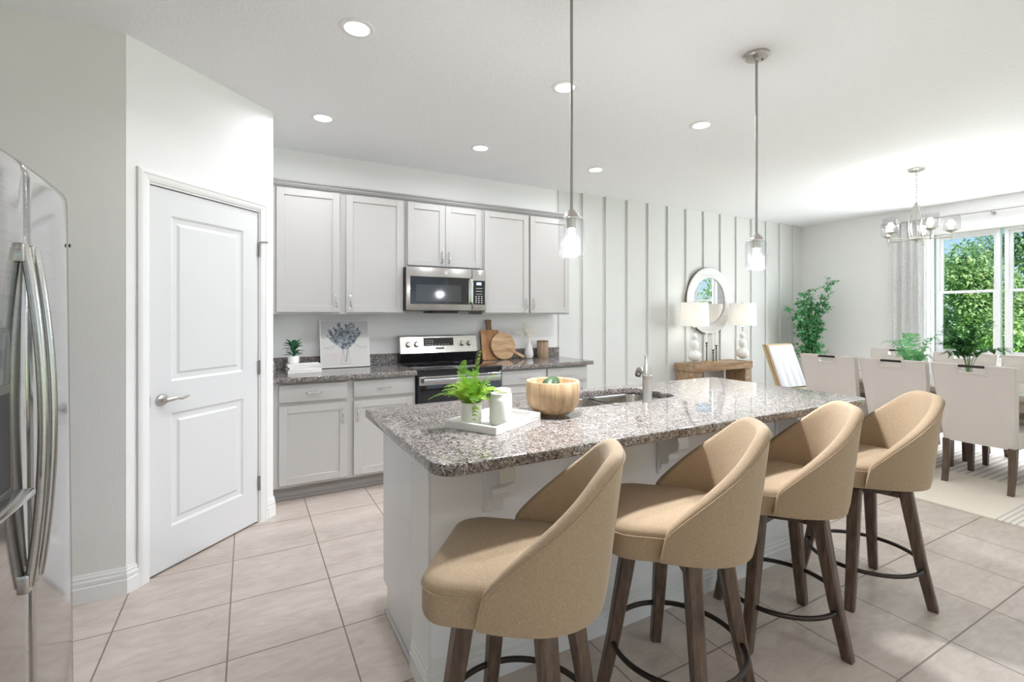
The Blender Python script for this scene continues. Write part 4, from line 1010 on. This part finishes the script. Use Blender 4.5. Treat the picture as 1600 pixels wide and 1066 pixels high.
def pendant(x, y, label):
    t = thing('pendant_light', (x, y, CEIL), 0, label, 'pendant light', 'glass pendants over the island')
    b = B(); b.lathe([(0, 0), (0.062, 0), (0.062, -0.012), (0.055, -0.020), (0.012, -0.022), (0.010, -0.035), (0, -0.035)], 36); ca = b.obj('canopy', 'nickel', t)
    for sg in (-1, 1): B().lathe([(0, -0.0215), (0.005, -0.0215), (0.005, -0.027), (0, -0.028)], 12, (sg*0.035, -0.01, 0)).obj('screw', 'dark_nickel', ca)
    B().tube([(0, 0, -0.02), (0, 0, -0.955)], 0.0062, 12).obj('rod', 'dark_nickel', t)
    b = B(); b.lathe([(0, -0.945), (0.010, -0.947), (0.020, -0.958), (0.032, -0.972), (0.034, -0.982), (0.021, -0.984), (0.021, -1.025), (0, -1.025)], 28); b.obj('socket', 'nickel', t)
    gz0, gz1 = -1.140, -0.985; r = 0.0545
    b = B(); b.lathe([(0.022, gz1), (r-0.008, gz1), (r-0.002, gz1-0.004), (r, gz1-0.012), (r, gz0+0.002), (r-0.0015, gz0), (r-0.003, gz0+0.002), (r-0.003, gz1-0.012), (r-0.008, gz1-0.004), (0.022, gz1-0.003)], 40)
    b.obj('glass_shade', 'seeded_glass', t)
    b = B(); b.lathe([(0, -1.118), (0.010, -1.115), (0.019, -1.100), (0.022, -1.083), (0.019, -1.066), (0.012, -1.045), (0.011, -1.026), (0, -1.026)], 24); b.obj('bulb', 'bulb_glow', t)
    l = add_light('pendant_lamp', 'POINT', (0, 0, -1.085), (0, 0, 0), PENDANT_W, (0.955, 0.98, 1.03), shadow_soft_size=0.03); l.parent = t
    l = add_light('pendant_reflector_lamp', 'SPOT', (0, 0, -1.10), (0, 0, 0), PENDANT_DOWN_W, (0.965, 0.98, 1.01), shadow_soft_size=0.03, spot_size=R_(172), spot_blend=0.5); l.parent = t
pendant(1.160, 1.604, 'clear glass pendant on a long rod above the wooden bowl')
pendant(2.358, 1.604, 'clear glass pendant on a long rod above the far half of the island')
def chandelier():
    t = thing('chandelier', (5.515, 2.13, CEIL), 0, 'five-light brushed nickel chandelier with clear glass shades over dining table', 'chandelier')
    B().lathe([(0, 0), (0.065, 0), (0.065, -0.014), (0.058, -0.022), (0.01, -0.024), (0.008, -0.04), (0, -0.04)], 32).obj('canopy', 'nickel', t)
    b = B(); z = -0.035; k = 0
    while z > -0.33:
        rot = PI/2*(k % 2); b.tube([(0.009*math.cos(a)*math.cos(rot), 0.009*math.cos(a)*math.sin(rot), z-0.016+0.018*math.sin(a)) for a in [2*PI*q/14 for q in range(14)]], 0.0022, 5, loop=True); z -= 0.027; k += 1
    b.tube([(0.004, 0.002, -0.03), (0.006, -0.003, -0.18), (0.003, 0.003, -0.34)], 0.002, 5)
    b.obj('chain', 'nickel', t)
    b = B()
    for k in range(5):
        a = 2*PI*k/5+0.3; ca, sa = math.cos(a), math.sin(a)
        b.tube(curve_pts((0.012*ca, 0.012*sa, -0.335), (0.085*ca, 0.085*sa, -0.46), (0.045*ca, 0.045*sa, -0.66), 12), 0.0045, 6)
    b.lathe([(0, -0.32), (0.016, -0.325), (0.016, -0.345), (0, -0.35)], 20); b.obj('cage', 'nickel', t)
    B().lathe([(0, -0.645), (0.045, -0.648), (0.05, -0.66), (0.045, -0.672), (0.018, -0.676), (0.014, -0.69), (0, -0.694)], 28).obj('hub', 'nickel', t)
    for k in range(5):
        a = 2*PI*k/5 + R_(8); ca, sa = math.cos(a), math.sin(a); R = 0.245
        b = B(); b.tube([(0.03*ca, 0.03*sa, -0.662), (R*ca, R*sa, -0.662)], 0.006, 8); b.lathe([(0, -0.700), (0.006, -0.698), (0.006, -0.625), (0.018, -0.618), (0.040, -0.606), (0.042, -0.600), (0, -0.600)], 20, (R*ca, R*sa, 0))
        arm = b.obj('arm', 'nickel', t)
        r = 0.063; z0, z1 = -0.600, -0.468
        B().lathe([(0.015, z0), (r-0.006, z0), (r, z0+0.01), (r, z1), (r-0.003, z1), (r-0.003, z0+0.01), (r-0.008, z0+0.003), (0.015, z0+0.003)], 32, (R*ca, R*sa, 0)).obj('glass_shade', 'seeded_glass', arm)
        B().lathe([(0, -0.598), (0.011, -0.596), (0.011, -0.572), (0.020, -0.550), (0.022, -0.532), (0.016, -0.514), (0, -0.506)], 20, (R*ca, R*sa, 0)).obj('bulb', 'bulb_glow', arm)
        l = add_light('chandelier_lamp', 'POINT', (R*ca, R*sa, -0.535), (0, 0, 0), CHANDELIER_W, (1.0, 0.95, 0.89), shadow_soft_size=0.03); l.parent = t
chandelier()

# ------------------------------------------------------------------ dining area
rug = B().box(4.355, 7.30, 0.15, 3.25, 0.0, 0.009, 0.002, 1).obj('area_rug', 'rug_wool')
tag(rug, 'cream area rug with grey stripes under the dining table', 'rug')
tb = thing('dining_table', (5.675, 1.75, 0.009), 0, 'long grey-brown wooden dining table between the two rows of linen chairs', 'table')
B().box(-0.50, 0.50, -1.20, 1.20, 0.690, 0.735, 0.004).obj('tabletop', 'table_wood', tb)
b = B(); b.box(-0.44, 0.44, -1.14, -1.115, 0.60, 0.689); b.box(-0.44, 0.44, 1.115, 1.14, 0.60, 0.689); b.box(-0.455, -0.43, -1.14, 1.14, 0.60, 0.689); b.box(0.43, 0.455, -1.14, 1.14, 0.60, 0.689); b.obj('apron', 'table_wood', tb)
for sy in (-1, 1):
    b = B(); b.box(-0.09, 0.09, sy*0.82-0.09, sy*0.82+0.09, 0.05, 0.69, 0.005); b.box(-0.36, 0.36, sy*0.82-0.06, sy*0.82+0.06, 0.0, 0.055, 0.006); b.obj('leg', 'table_wood', tb)

def chair_back_poly(hw0, hw1, z0, z1, nw, nd):
    return [(-hw0, z0), (hw0, z0), (hw1, z1), (nw, z1), (nw, z1-nd+0.012), (nw-0.012, z1-nd), (-nw+0.012, z1-nd), (-nw, z1-nd+0.012), (-nw, z1), (-hw1, z1)]
def make_dining_chair(label, loc, rz, group):
    t = thing('dining_chair', loc, rz, label, 'chair', group)
    z0, z1 = 0.335, 0.965
    lean = lambda z: -0.245 - 0.135*((z-z0)/(z1-z0))**1.15
    poly = chair_back_poly(0.212, 0.250, z0, z1, 0.082, 0.062)
    # backrest: upholstered slab, leaning, with a notch for the grab bar
    def dens(p):
        out = []
        for a, c_ in zip(p, p[1:]+p[:1]):
            m = 5 if abs(a[1]-c_[1]) > 0.3 else 1
            out += [(a[0]+(c_[0]-a[0])*k/m, a[1]+(c_[1]-a[1])*k/m) for k in range(m)]
        return out
    pd = dens(poly)
    b = B()
    for part in ([(-0.212, z0), (0.212, z0), (0.2463, z1-0.062), (-0.2463, z1-0.062)],):
        pass
    rings = []
    for off, ins in ((0.0, 0.008), (0.008, 0.0), (0.052, 0.0), (0.06, 0.008)):
        r = []
        cx0 = 0.0
        for x, z in pd:
            sx_ = 1 - ins/0.25
            zz = z0+ins if z <= z0+1e-6 else (z1-ins if z >= z1-1e-6 else z)
            r.append((x*sx_, lean(z)+off, zz))
        rings.append(r)
    vs_ = [[b.bm.verts.new(p) for p in r] for r in rings]
    m = len(pd)
    for a_, c_ in zip(vs_, vs_[1:]):
        for i in range(m): b.bm.faces.new((a_[i], a_[(i+1) % m], c_[(i+1) % m], c_[i]))
    for r, fl in ((vs_[0], 1), (vs_[-1], 0)):
        f = b.bm.faces.new(r[::-1] if fl else r)
        bmesh.ops.triangulate(b.bm, faces=[f])
    bk = b.obj('backrest', 'linen', t, smooth=40)
    b = B()
    for off in (-0.001, 0.061):
        rim_ = [p for p in pd]
        b.tube([(x*0.985, lean(z)+off, z if z > z0+1e-6 else z0+0.004) for x, z in rim_], 0.0032, 5, loop=True)
    b.tube([(0.082*sx_*1.18, lean(z)-0.002, z) for sx_, z in ((-1, z1-0.003), (-1, z1-0.070), (-0.9, z1-0.078), (0.9, z1-0.078), (1, z1-0.070), (1, z1-0.003))], 0.0028, 5)
    b.obj('piping', 'linen', bk)
    b = B(); b.box(-0.083, 0.083, lean(z1)+0.016, lean(z1)+0.040, z1-0.020, z1-0.001, 0.002, 1); b.obj('grab_bar', 'bronze', bk)
    b = B(); rings = []
    out = rrect(-0.225, 0.225, -0.19, 0.275, 0.025, 4)
    for ins, z in ((0.008, 0.335), (0, 0.343), (0, 0.445), (0.006, 0.462), (0.03, 0.474), (0.10, 0.482)):
        rings.append([(x*(1-ins/0.225), (y-0.04)*(1-ins/0.235)+0.04, z) for x, y in out])
    b.loft(rings); b.obj('seat', 'linen', t, smooth=40)
    for sx_ in (-1, 1):
        for fy, dx in ((0.245, 0.0), (-0.225, -0.05)):
            b = B(); x = sx_*0.195
            rings = []
            for q in range(6):
                s_ = q/5; z = 0.345*s_; w = 0.017 + 0.007*s_; yy = fy + dx*(1-s_)**2 + (0.0 if fy > 0 else 0.0)
                rings.append([(x-w, yy-w, z), (x+w, yy-w, z), (x+w, yy+w, z), (x-w, yy+w, z)])
            b.loft(rings); b.obj('leg', 'chair_wood', t, smooth=20)
    return t
ZR = 0.009
g1, g2 = 'linen chairs on the island side of the table', 'linen chairs on the window side of the table'
c0 = make_dining_chair('linen dining chair with its whole back in view, nearest the camera', (5.27, 1.545, ZR), -PI/2, g1)
dup(c0, (5.27, 2.075, ZR), -PI/2, 'middle linen dining chair on the island side of the table')
dup(c0, (5.27, 2.605, ZR), -PI/2, 'linen dining chair on the island side, next to the striped chair', g1)
dup(c0, (6.08, 1.545, ZR), PI/2, 'linen dining chair at the photo edge under the window', g2)
dup(c0, (6.08, 2.075, ZR), PI/2, 'linen dining chair on the window side, behind the glass vase', g2)
dup(c0, (6.08, 2.655, ZR), PI/2, 'linen dining chair on the window side, in front of the curtain', g2)

# striped chair at the head of the table
hc = thing('striped_chair', (5.595, 3.31, ZR), PI + R_(-4), 'striped upholstered chair with brass nailheads at the far table end', 'chair')
b = B(); rings = []
def hb(z): return -0.02 - 0.19*(z-0.50)/0.5
for off in (0.0, 0.06):
    rings.append([(x, hb(z)-off, z) for x, z in ((-0.225, 0.50), (0.225, 0.50), (0.225, 1.005), (-0.225, 1.005))])
b.loft(rings); b.bevel_all(0.012, 3); bk = b.obj('backrest', 'tan_linen', hc)
b = B(); b.loft([[(x, hb(z)+off, z) for x, z in ((-0.21, 0.52), (0.21, 0.52), (0.21, 0.99), (-0.21, 0.99))] for off in (-0.002, 0.014)]); b.bevel_all(0.008, 2); b.obj('striped_panel', 'striped_fabric', bk)
b = B()
for k in range(26):
    z = 0.515+0.48*k/25
    for sx_ in (-1, 1): b.lathe([(0, 0), (0.0065, 0), (0.005, 0.003), (0, 0.004)], 8, (0, 0, 0)).xf(Matrix.Translation((sx_*0.225, hb(z)-0.02, z)) @ Matrix.Rotation(sx_*PI/2, 4, 'Y'), b.nv()-32)
for k in range(24):
    x = -0.215+0.43*k/23; b.lathe([(0, 0), (0.0065, 0), (0.005, 0.003), (0, 0.004)], 8, (0, 0, 0)).xf(Matrix.Translation((x, hb(0.51)+0.0, 0.511)) @ Matrix.Rotation(-PI/2, 4, 'X'), b.nv()-32)
b.obj('nailhead_trim', 'antique_brass', bk)
b = B(); b.box(-0.255, 0.255, -0.08, 0.40, 0.33, 0.475, 0.02, 3); b.obj('seat', 'striped_fabric', hc)
for sx_ in (-1, 1):
    for fy in (-0.05, 0.36):
        b = B(); b.loft([[(sx_*0.22+i*w, fy+j*w, z) for i, j in ((-1, -1), (1, -1), (1, 1), (-1, 1))] for z, w in ((0, 0.016), (0.335, 0.024))]); b.obj('leg', 'chair_wood', hc)

TZ = ZR + 0.7355
vs1 = thing('glass_vase', (5.66, 1.80, TZ), 0, 'clear glass vase of dark green leafy branches on the dining table', 'vase')
B().lathe([(0, 0.0), (0.040, 0.0), (0.046, 0.004), (0.047, 0.02), (0.036, 0.08), (0.022, 0.16), (0.024, 0.21), (0.034, 0.235), (0.031, 0.235), (0.021, 0.21), (0.019, 0.16), (0.033, 0.08), (0.043, 0.02), (0, 0.012)], 36).obj('vase_body', 'vase_glass', vs1)
rnd = random.Random(21); bs = B(); bl = B()
for k in range(13):
    a = rnd.uniform(0, 2*PI); r = rnd.uniform(0.10, 0.29); zt = rnd.uniform(0.28, 0.56) - 0.25*max(0, r-0.2)
    pts = curve_pts((0.01*math.cos(a), 0.01*math.sin(a), 0.03), (0.10*r*math.cos(a), 0.10*r*math.sin(a), 0.36), (r*math.cos(a), r*math.sin(a), zt), 12)
    bs.tube(pts, 0.0022, 5)
    for q in range(5, 13):
        d0 = (pts[q]-pts[q-1]).normalized()
        for m in range(5):
            d = (d0*0.7 + Vector((rnd.uniform(-1, 1), rnd.uniform(-1, 1), rnd.uniform(-.6, .7)))).normalized()
            broad_leaf(bl, pts[q], d, (0, 0, 1), rnd.uniform(0.05, 0.085), rnd.uniform(0.018, 0.028), 0.2)
bs.obj('stems', 'stem_green', vs1); bl.obj('leaves', 'ruscus_leaf', vs1, smooth=0)
pf = thing('potted_fern', (5.62, 2.20, TZ), 0, 'pale green fern in a white pot on the dining table', 'plant')
B().lathe([(0, 0), (0.05, 0), (0.06, 0.01), (0.068, 0.10), (0.064, 0.10), (0.055, 0.08), (0, 0.08)], 32).obj('pot', 'white_ceramic', pf)
rnd = random.Random(9); b = B()
for k in range(17):
    a = 2*PI*k/17 + rnd.uniform(-.2, .2); r = rnd.uniform(0.12, 0.30); zt = rnd.uniform(0.20, 0.46)
    frond(b, (0.02*math.cos(a), 0.02*math.sin(a), 0.08), (r*0.5*math.cos(a), r*0.5*math.sin(a), zt+0.10), (r*math.cos(a), r*math.sin(a), zt-0.03), 0.065, rnd, 12, 5, 0.011)
b.obj('fronds', 'pale_fern', pf, smooth=0)
gl = thing('glass_votive', (5.42, 2.02, TZ), 0, 'small clear glass on the table between two chair backs', 'glass')
B().lathe([(0, 0), (0.030, 0), (0.034, 0.004), (0.036, 0.07), (0.033, 0.07), (0.031, 0.008), (0, 0.008)], 28).obj('glass_body', 'vase_glass', gl)

# tree in the corner
tp = thing('potted_tree', (7.10, 3.98, 0.0), 0, 'tall slender green-leaved tree standing in the far corner', 'plant')
B().lathe([(0, 0), (0.14, 0), (0.15, 0.01), (0.185, 0.34), (0.175, 0.345), (0.165, 0.30), (0, 0.30)], 36).obj('pot', 'white_ceramic', tp)
B().lathe([(0, 0.301), (0.164, 0.301), (0.10, 0.315), (0, 0.318)], 24).obj('soil', 'soil', tp)
rnd = random.Random(33); bs = B(); bl = B()
for (dx, dy, top) in ((-0.30, 0.06, 1.42), (-0.16, 0.02, 1.62), (-0.05, 0.05, 1.66), (0.05, -0.03, 1.5), (0.22, -0.10, 1.80), (0.10, 0.05, 1.45)):
    trunk = curve_pts((rnd.uniform(-.03, .03), rnd.uniform(-.03, .03), 0.30), (dx*0.15, dy*0.15, 0.9), (dx, dy, top), 18)
    bs.tube(trunk, [0.010*(1-0.75*i/18) for i in range(19)], 6)
    for q in range(7, 19):
        for m in range(3):
            a = rnd.uniform(0, 2*PI); L = rnd.uniform(0.10, 0.26)*(1.15-0.5*q/18)
            d = Vector((math.cos(a)*0.85, math.sin(a)*0.5, rnd.uniform(0.0, 0.8))).normalized()
            p0 = trunk[q]; p1 = p0 + d*L
            bs.tube([p0, p0+d*L*0.5+Vector((0, 0, 0.01)), p1], [0.003, 0.002, 0.001], 4)
            for w in range(5):
                pt = p0 + d*L*(0.35+0.65*w/4)
                for z in range(2):
                    dd_ = (d*0.4 + Vector((rnd.uniform(-1, 1), rnd.uniform(-1, 1), rnd.uniform(-.7, .5)))).normalized()
                    broad_leaf(bl, pt, dd_, (0, 0, 1), rnd.uniform(0.045, 0.065), rnd.uniform(0.026, 0.036), 0.2)
bs.obj('trunk', 'stem_brown', tp); bl.obj('leaves', 'olive_leaf', tp, smooth=0)

# ------------------------------------------------------------------ console, lamps, mirror, candlesticks
cn = thing('console_table', (5.275, 4.185, 0), 0, 'chunky reclaimed-wood console table against the panelled wall', 'table')
B().box(-0.535, 0.535, -0.18, 0.165, 0.672, 0.762, 0.004).obj('tabletop', 'console_wood', cn)
for sx_ in (-1, 1):
    B().box(sx_*0.47-0.05, sx_*0.47+0.05, -0.155, 0.145, 0.0, 0.671, 0.004).obj('leg', 'console_wood', cn)
B().box(-0.419, 0.419, -0.05, 0.05, 0.08, 0.17, 0.004).obj('stretcher', 'console_wood', cn)
def table_lamp(x, y, label):
    t = thing('table_lamp', (x, y, 0.7625), 0, label, 'lamp', 'white gourd lamps on the console')
    b = B(); b.box(-0.058, 0.058, -0.058, 0.058, 0.0, 0.026, 0.003); b.obj('base', 'vase_glass', t)
    def ball(zc, r, rz, n=8): return [(max(0.016, r*math.sin(PI*k/n)), zc - rz*math.cos(PI*k/n)) for k in range(n+1)]
    prof = [(0, 0.0262)] + ball(0.098, 0.082, 0.070) + ball(0.228, 0.052, 0.064) + ball(0.333, 0.036, 0.045)[1:] + [(0.0, 0.385)]
    B().lathe(prof, 36).obj('body', 'white_ceramic', t, smooth=50)
    B().tube([(0, 0, 0.378), (0, 0, 0.455)], 0.007, 10).obj('neck', 'nickel', t)
    z0, z1, r0, r1 = 0.465, 0.757, 0.168, 0.160
    B().lathe([(r0, z0), (r1, z1), (r1-0.002, z1), (r0-0.002, z0)], 48).loft([], True).obj('lamp_shade', 'lamp_shade_cloth', t) if False else None
    b = B(); n = 48
    ro = [[(r*math.cos(2*PI*k/n), r*math.sin(2*PI*k/n), z) for k in range(n)] for r, z in ((r0, z0), (r1, z1), (r1-0.003, z1), (r0-0.003, z0))]
    b.loft(ro, True, False, True); b.obj('lamp_shade', 'lamp_shade_cloth', t)
    b = B()
    for k in range(3):
        a = 2*PI*k/3; b.tube([(0, 0, z1-0.02), ((r1-0.003)*math.cos(a), (r1-0.003)*math.sin(a), z1-0.008)], 0.0018, 6)
    b.tube([(0, 0, 0.45), (0.045, 0, 0.52), (0.045, 0, 0.66), (0, 0, z1-0.02)], 0.0018, 6); b.tube([(0, 0, z1-0.022), (0, 0, z1+0.006)], 0.004, 8)
    b.lathe([(0, z1+0.005), (0.008, z1+0.008), (0.009, z1+0.016), (0, z1+0.024)], 14); b.obj('shade_frame', 'nickel', t)
    B().lathe([(0, 0.456), (0.013, 0.458), (0.015, 0.50), (0.028, 0.535), (0.030, 0.560), (0.020, 0.585), (0, 0.592)], 20).obj('bulb', 'bulb_glow', t)
    l = add_light('table_lamp_light', 'POINT', (0, 0, 0.63), (0, 0, 0), TABLE_LAMP_W, (1.0, 0.955, 0.89), shadow_soft_size=0.03); l.parent = t
table_lamp(4.855, 4.13, 'white gourd table lamp before the round mirror')
table_lamp(5.735, 4.10, 'white gourd table lamp at the chair end of the console')
mr_ = thing('round_mirror', (5.395, YB-0.034, 1.555), 0, 'large round mirror with a wide whitewashed frame on the panelled wall', 'mirror')
b = B(); b.lathe([(0.305, 0.0), (0.432, 0.0), (0.440, 0.006), (0.440, 0.026), (0.432, 0.034), (0.310, 0.030), (0.305, 0.024)], 72); b.bm.faces.ensure_lookup_table()
rm = Matrix.Rotation(R_(90), 4, 'X'); b = B(); n = 72
b.loft([[(r*math.cos(2*PI*k/n), r*math.sin(2*PI*k/n), z) for k in range(n)] for r, z in ((0.303, 0.001), (0.430, 0.001), (0.442, 0.006), (0.442, 0.026), (0.434, 0.036), (0.312, 0.031), (0.303, 0.024))], True, False, True)
b.xf(rm); b.obj('mirror_frame', 'whitewash', mr_)
b = B(); b.loft([[(r*math.cos(2*PI*k/n), r*math.sin(2*PI*k/n), z) for k in range(n)] for r, z in ((0.434, 0.002), (0.4425, 0.002), (0.4455, 0.010), (0.4455, 0.022), (0.4425, 0.0255), (0.434, 0.024))], True, False, True); b.xf(rm); b.obj('rim_band', 'stem_brown', mr_)
b = B(); b.lathe([(0, 0.002), (0.302, 0.002), (0.302, 0.014), (0, 0.014)], 72); b.xf(rm); b.obj('mirror_glass', 'mirror', mr_)
for i, (x, y, h, ch, lab) in enumerate(((5.11, 4.16, 0.255, 0.16, 'candlestick nearest the left lamp, with a white taper'), (5.17, 4.11, 0.165, 0.21, 'shortest of the three candlesticks, with a white taper'), (5.28, 4.15, 0.215, 0.20, 'candlestick on the chair side of the three, tallest taper tip'))):
    t = thing('candlestick', (x, y, 0.7625), 0, lab, 'candlestick', 'candlesticks on the console')
    B().lathe([(0, 0), (0.034, 0), (0.035, 0.004), (0.027, 0.010), (0.012, 0.016), (0, 0.018)], 28).obj('foot', 'brass', t)
    B().lathe([(0, 0.016), (0.006, 0.018), (0.006, h-0.05), (0.013, h-0.046), (0.013, h-0.040), (0.006, h-0.036), (0.006, h-0.02), (0.018, h-0.004), (0.018, h), (0, h)], 20).obj('stem', 'bronze', t)
    B().lathe([(0, h+0.0005), (0.010, h+0.0005), (0.008, h+ch-0.006), (0.003, h+ch), (0, h+ch)], 16).obj('candle', 'candle', t)

# ------------------------------------------------------------------ curtain and rod
rd = thing('curtain_rod', (XR-0.085, 0, 2.572), 0, 'slim brushed nickel curtain rod above the dining window', 'curtain rod')
b = B(); b.tube([(0, 0.35, 0), (0, 3.24, 0)], 0.011, 12); b.obj('rod', 'nickel', rd)
for yy in (3.18, 2.19, 0.5):
    b = B(); b.tube([(0, yy, -0.002), (0.03, yy, -0.028), (0.0835, yy, -0.028)], 0.008, 10); b.lathe([(0, 0), (0.022, 0), (0.022, 0.006), (0, 0.006)], 16).xf(Matrix.Translation((0.0845, yy, -0.028)) @ Matrix.Rotation(-PI/2, 4, 'Y'), b.nv()-64)
    b.obj('bracket', 'nickel', rd)
B().lathe([(0, 0), (0.012, 0.002), (0.018, 0.015), (0.012, 0.03), (0, 0.034)], 16).xf(Matrix.Translation((0, 3.24, 0)) @ Matrix.Rotation(-PI/2, 4, 'X')).obj('finial', 'nickel', rd)
def curtain(y0, y1, label):
    b = B(); ny, nz = 96, 10; rows = []
    for j in range(nz+1):
        z = 0.02 + (2.555-0.02)*j/nz; row = []; s_ = 1-j/nz
        for i in range(ny+1):
            u = i/ny; y = y0 + (y1-y0)*u
            a = 0.030*(0.8+0.3*s_)*math.sin(2*PI*5.0*u + 0.6*math.sin(3*u+s_)) + 0.006*math.sin(2*PI*13*u+2*s_)
            row.append((a, y + 0.012*s_*math.sin(2*PI*5*u), z))
        rows.append(row)
    vv = [[b.bm.verts.new(p) for p in r] for r in rows]
    for j in range(nz):
        for i in range(ny): b.bm.faces.new((vv[j][i], vv[j][i+1], vv[j+1][i+1], vv[j+1][i]))
    o = b.obj('curtain', 'curtain_cloth', loc=(XR-0.085, 0, 0), smooth=0)
    o.data.polygons.foreach_set('use_smooth', [True]*len(o.data.polygons))
    so = o.modifiers.new('thickness', 'SOLIDIFY'); so.thickness = 0.002
    return tag(o, label, 'curtain')
curtain(2.72, 3.15, 'pale textured floor-length curtain at the corner side of the dining window')

# ------------------------------------------------------------------ outside the dining window
lw = B().box(XR+0.2, 45, -25, 30, -0.25, -0.15).obj('lawn', 'lawn', smooth=0); struct(lw)
def garden_tree(x, y, h, r, seed, mat, n, label, low=0.15, leafL=0.115):
    rn = random.Random(seed)
    t = thing('garden_tree', (x, y, -0.15), 0, label, 'tree', 'trees outside the dining window')
    b = B(); top = Vector((rn.uniform(-.2, .2), rn.uniform(-.2, .2), h*0.85))
    b.tube(curve_pts((0, 0, 0), (0.1, -0.05, h*0.4), top, 8), [0.11*(1-0.8*i/8) for i in range(9)], 8)
    cl = []
    for k in range(26):
        a = rn.uniform(0, 2*PI); zz = h*(low + (0.97-low)*rn.random()); prof = math.sin(PI*min(1, max(0.08, (zz/h-low+0.12)/(1.12-low))))**0.6
        rr = r*prof*rn.uniform(0.3, 1.0); c = Vector((rr*math.cos(a), rr*math.sin(a), zz)); cl.append((c, r*rn.uniform(0.22, 0.4)))
        b.tube([(0.03, 0, min(zz*0.75, h*0.7)), c*0.6 + Vector((0, 0, zz*0.38)), c], [0.03, 0.02, 0.008], 5)
    b.obj('trunk', 'bark', t)
    b = B()
    for k in range(n):
        c, cr = cl[rn.randrange(len(cl))]
        d = Vector((rn.gauss(0, 1), rn.gauss(0, 1), rn.gauss(0, 1))).normalized()
        p = c + d*cr*rn.uniform(0.45, 1.05)
        leaf(b, p, d + Vector((rn.uniform(-.8, .8), rn.uniform(-.8, .8), rn.uniform(-1.0, .3))), (rn.uniform(-.5, .5), rn.uniform(-.5, .5), 1), leafL*rn.uniform(.7, 1.2), leafL*0.5, 0.2)
    b.obj('crown', mat, t, smooth=0)
    return t
garden_tree(14.5, 4.6, 2.95, 1.1, 1, 'light_tree_leaf', 9100, 'light green leafy tree seen through the first window unit', 0.28)
garden_tree(16.9, 4.15, 4.7, 1.2, 2, 'tree_leaf', 9100, 'darker tree behind the mullion of the dining window', 0.12)
garden_tree(19.4, 6.4, 3.2, 1.5, 3, 'tree_leaf', 7350, 'dark bushy tree further back seen through the first window unit', 0.1)
garden_tree(25.5, 7.2, 4.6, 1.9, 8, 'tree_leaf', 6300, 'distant tree behind the light green one beyond the lawn', 0.1)
garden_tree(16.5, 1.3, 4.4, 1.6, 4, 'tree_leaf', 7350, 'tree outside beyond the photo edge side of the window', 0.1)
garden_tree(14.5, -2.2, 3.6, 1.8, 5, 'light_tree_leaf', 7350, 'tree outside that the round mirror reflects', 0.1)
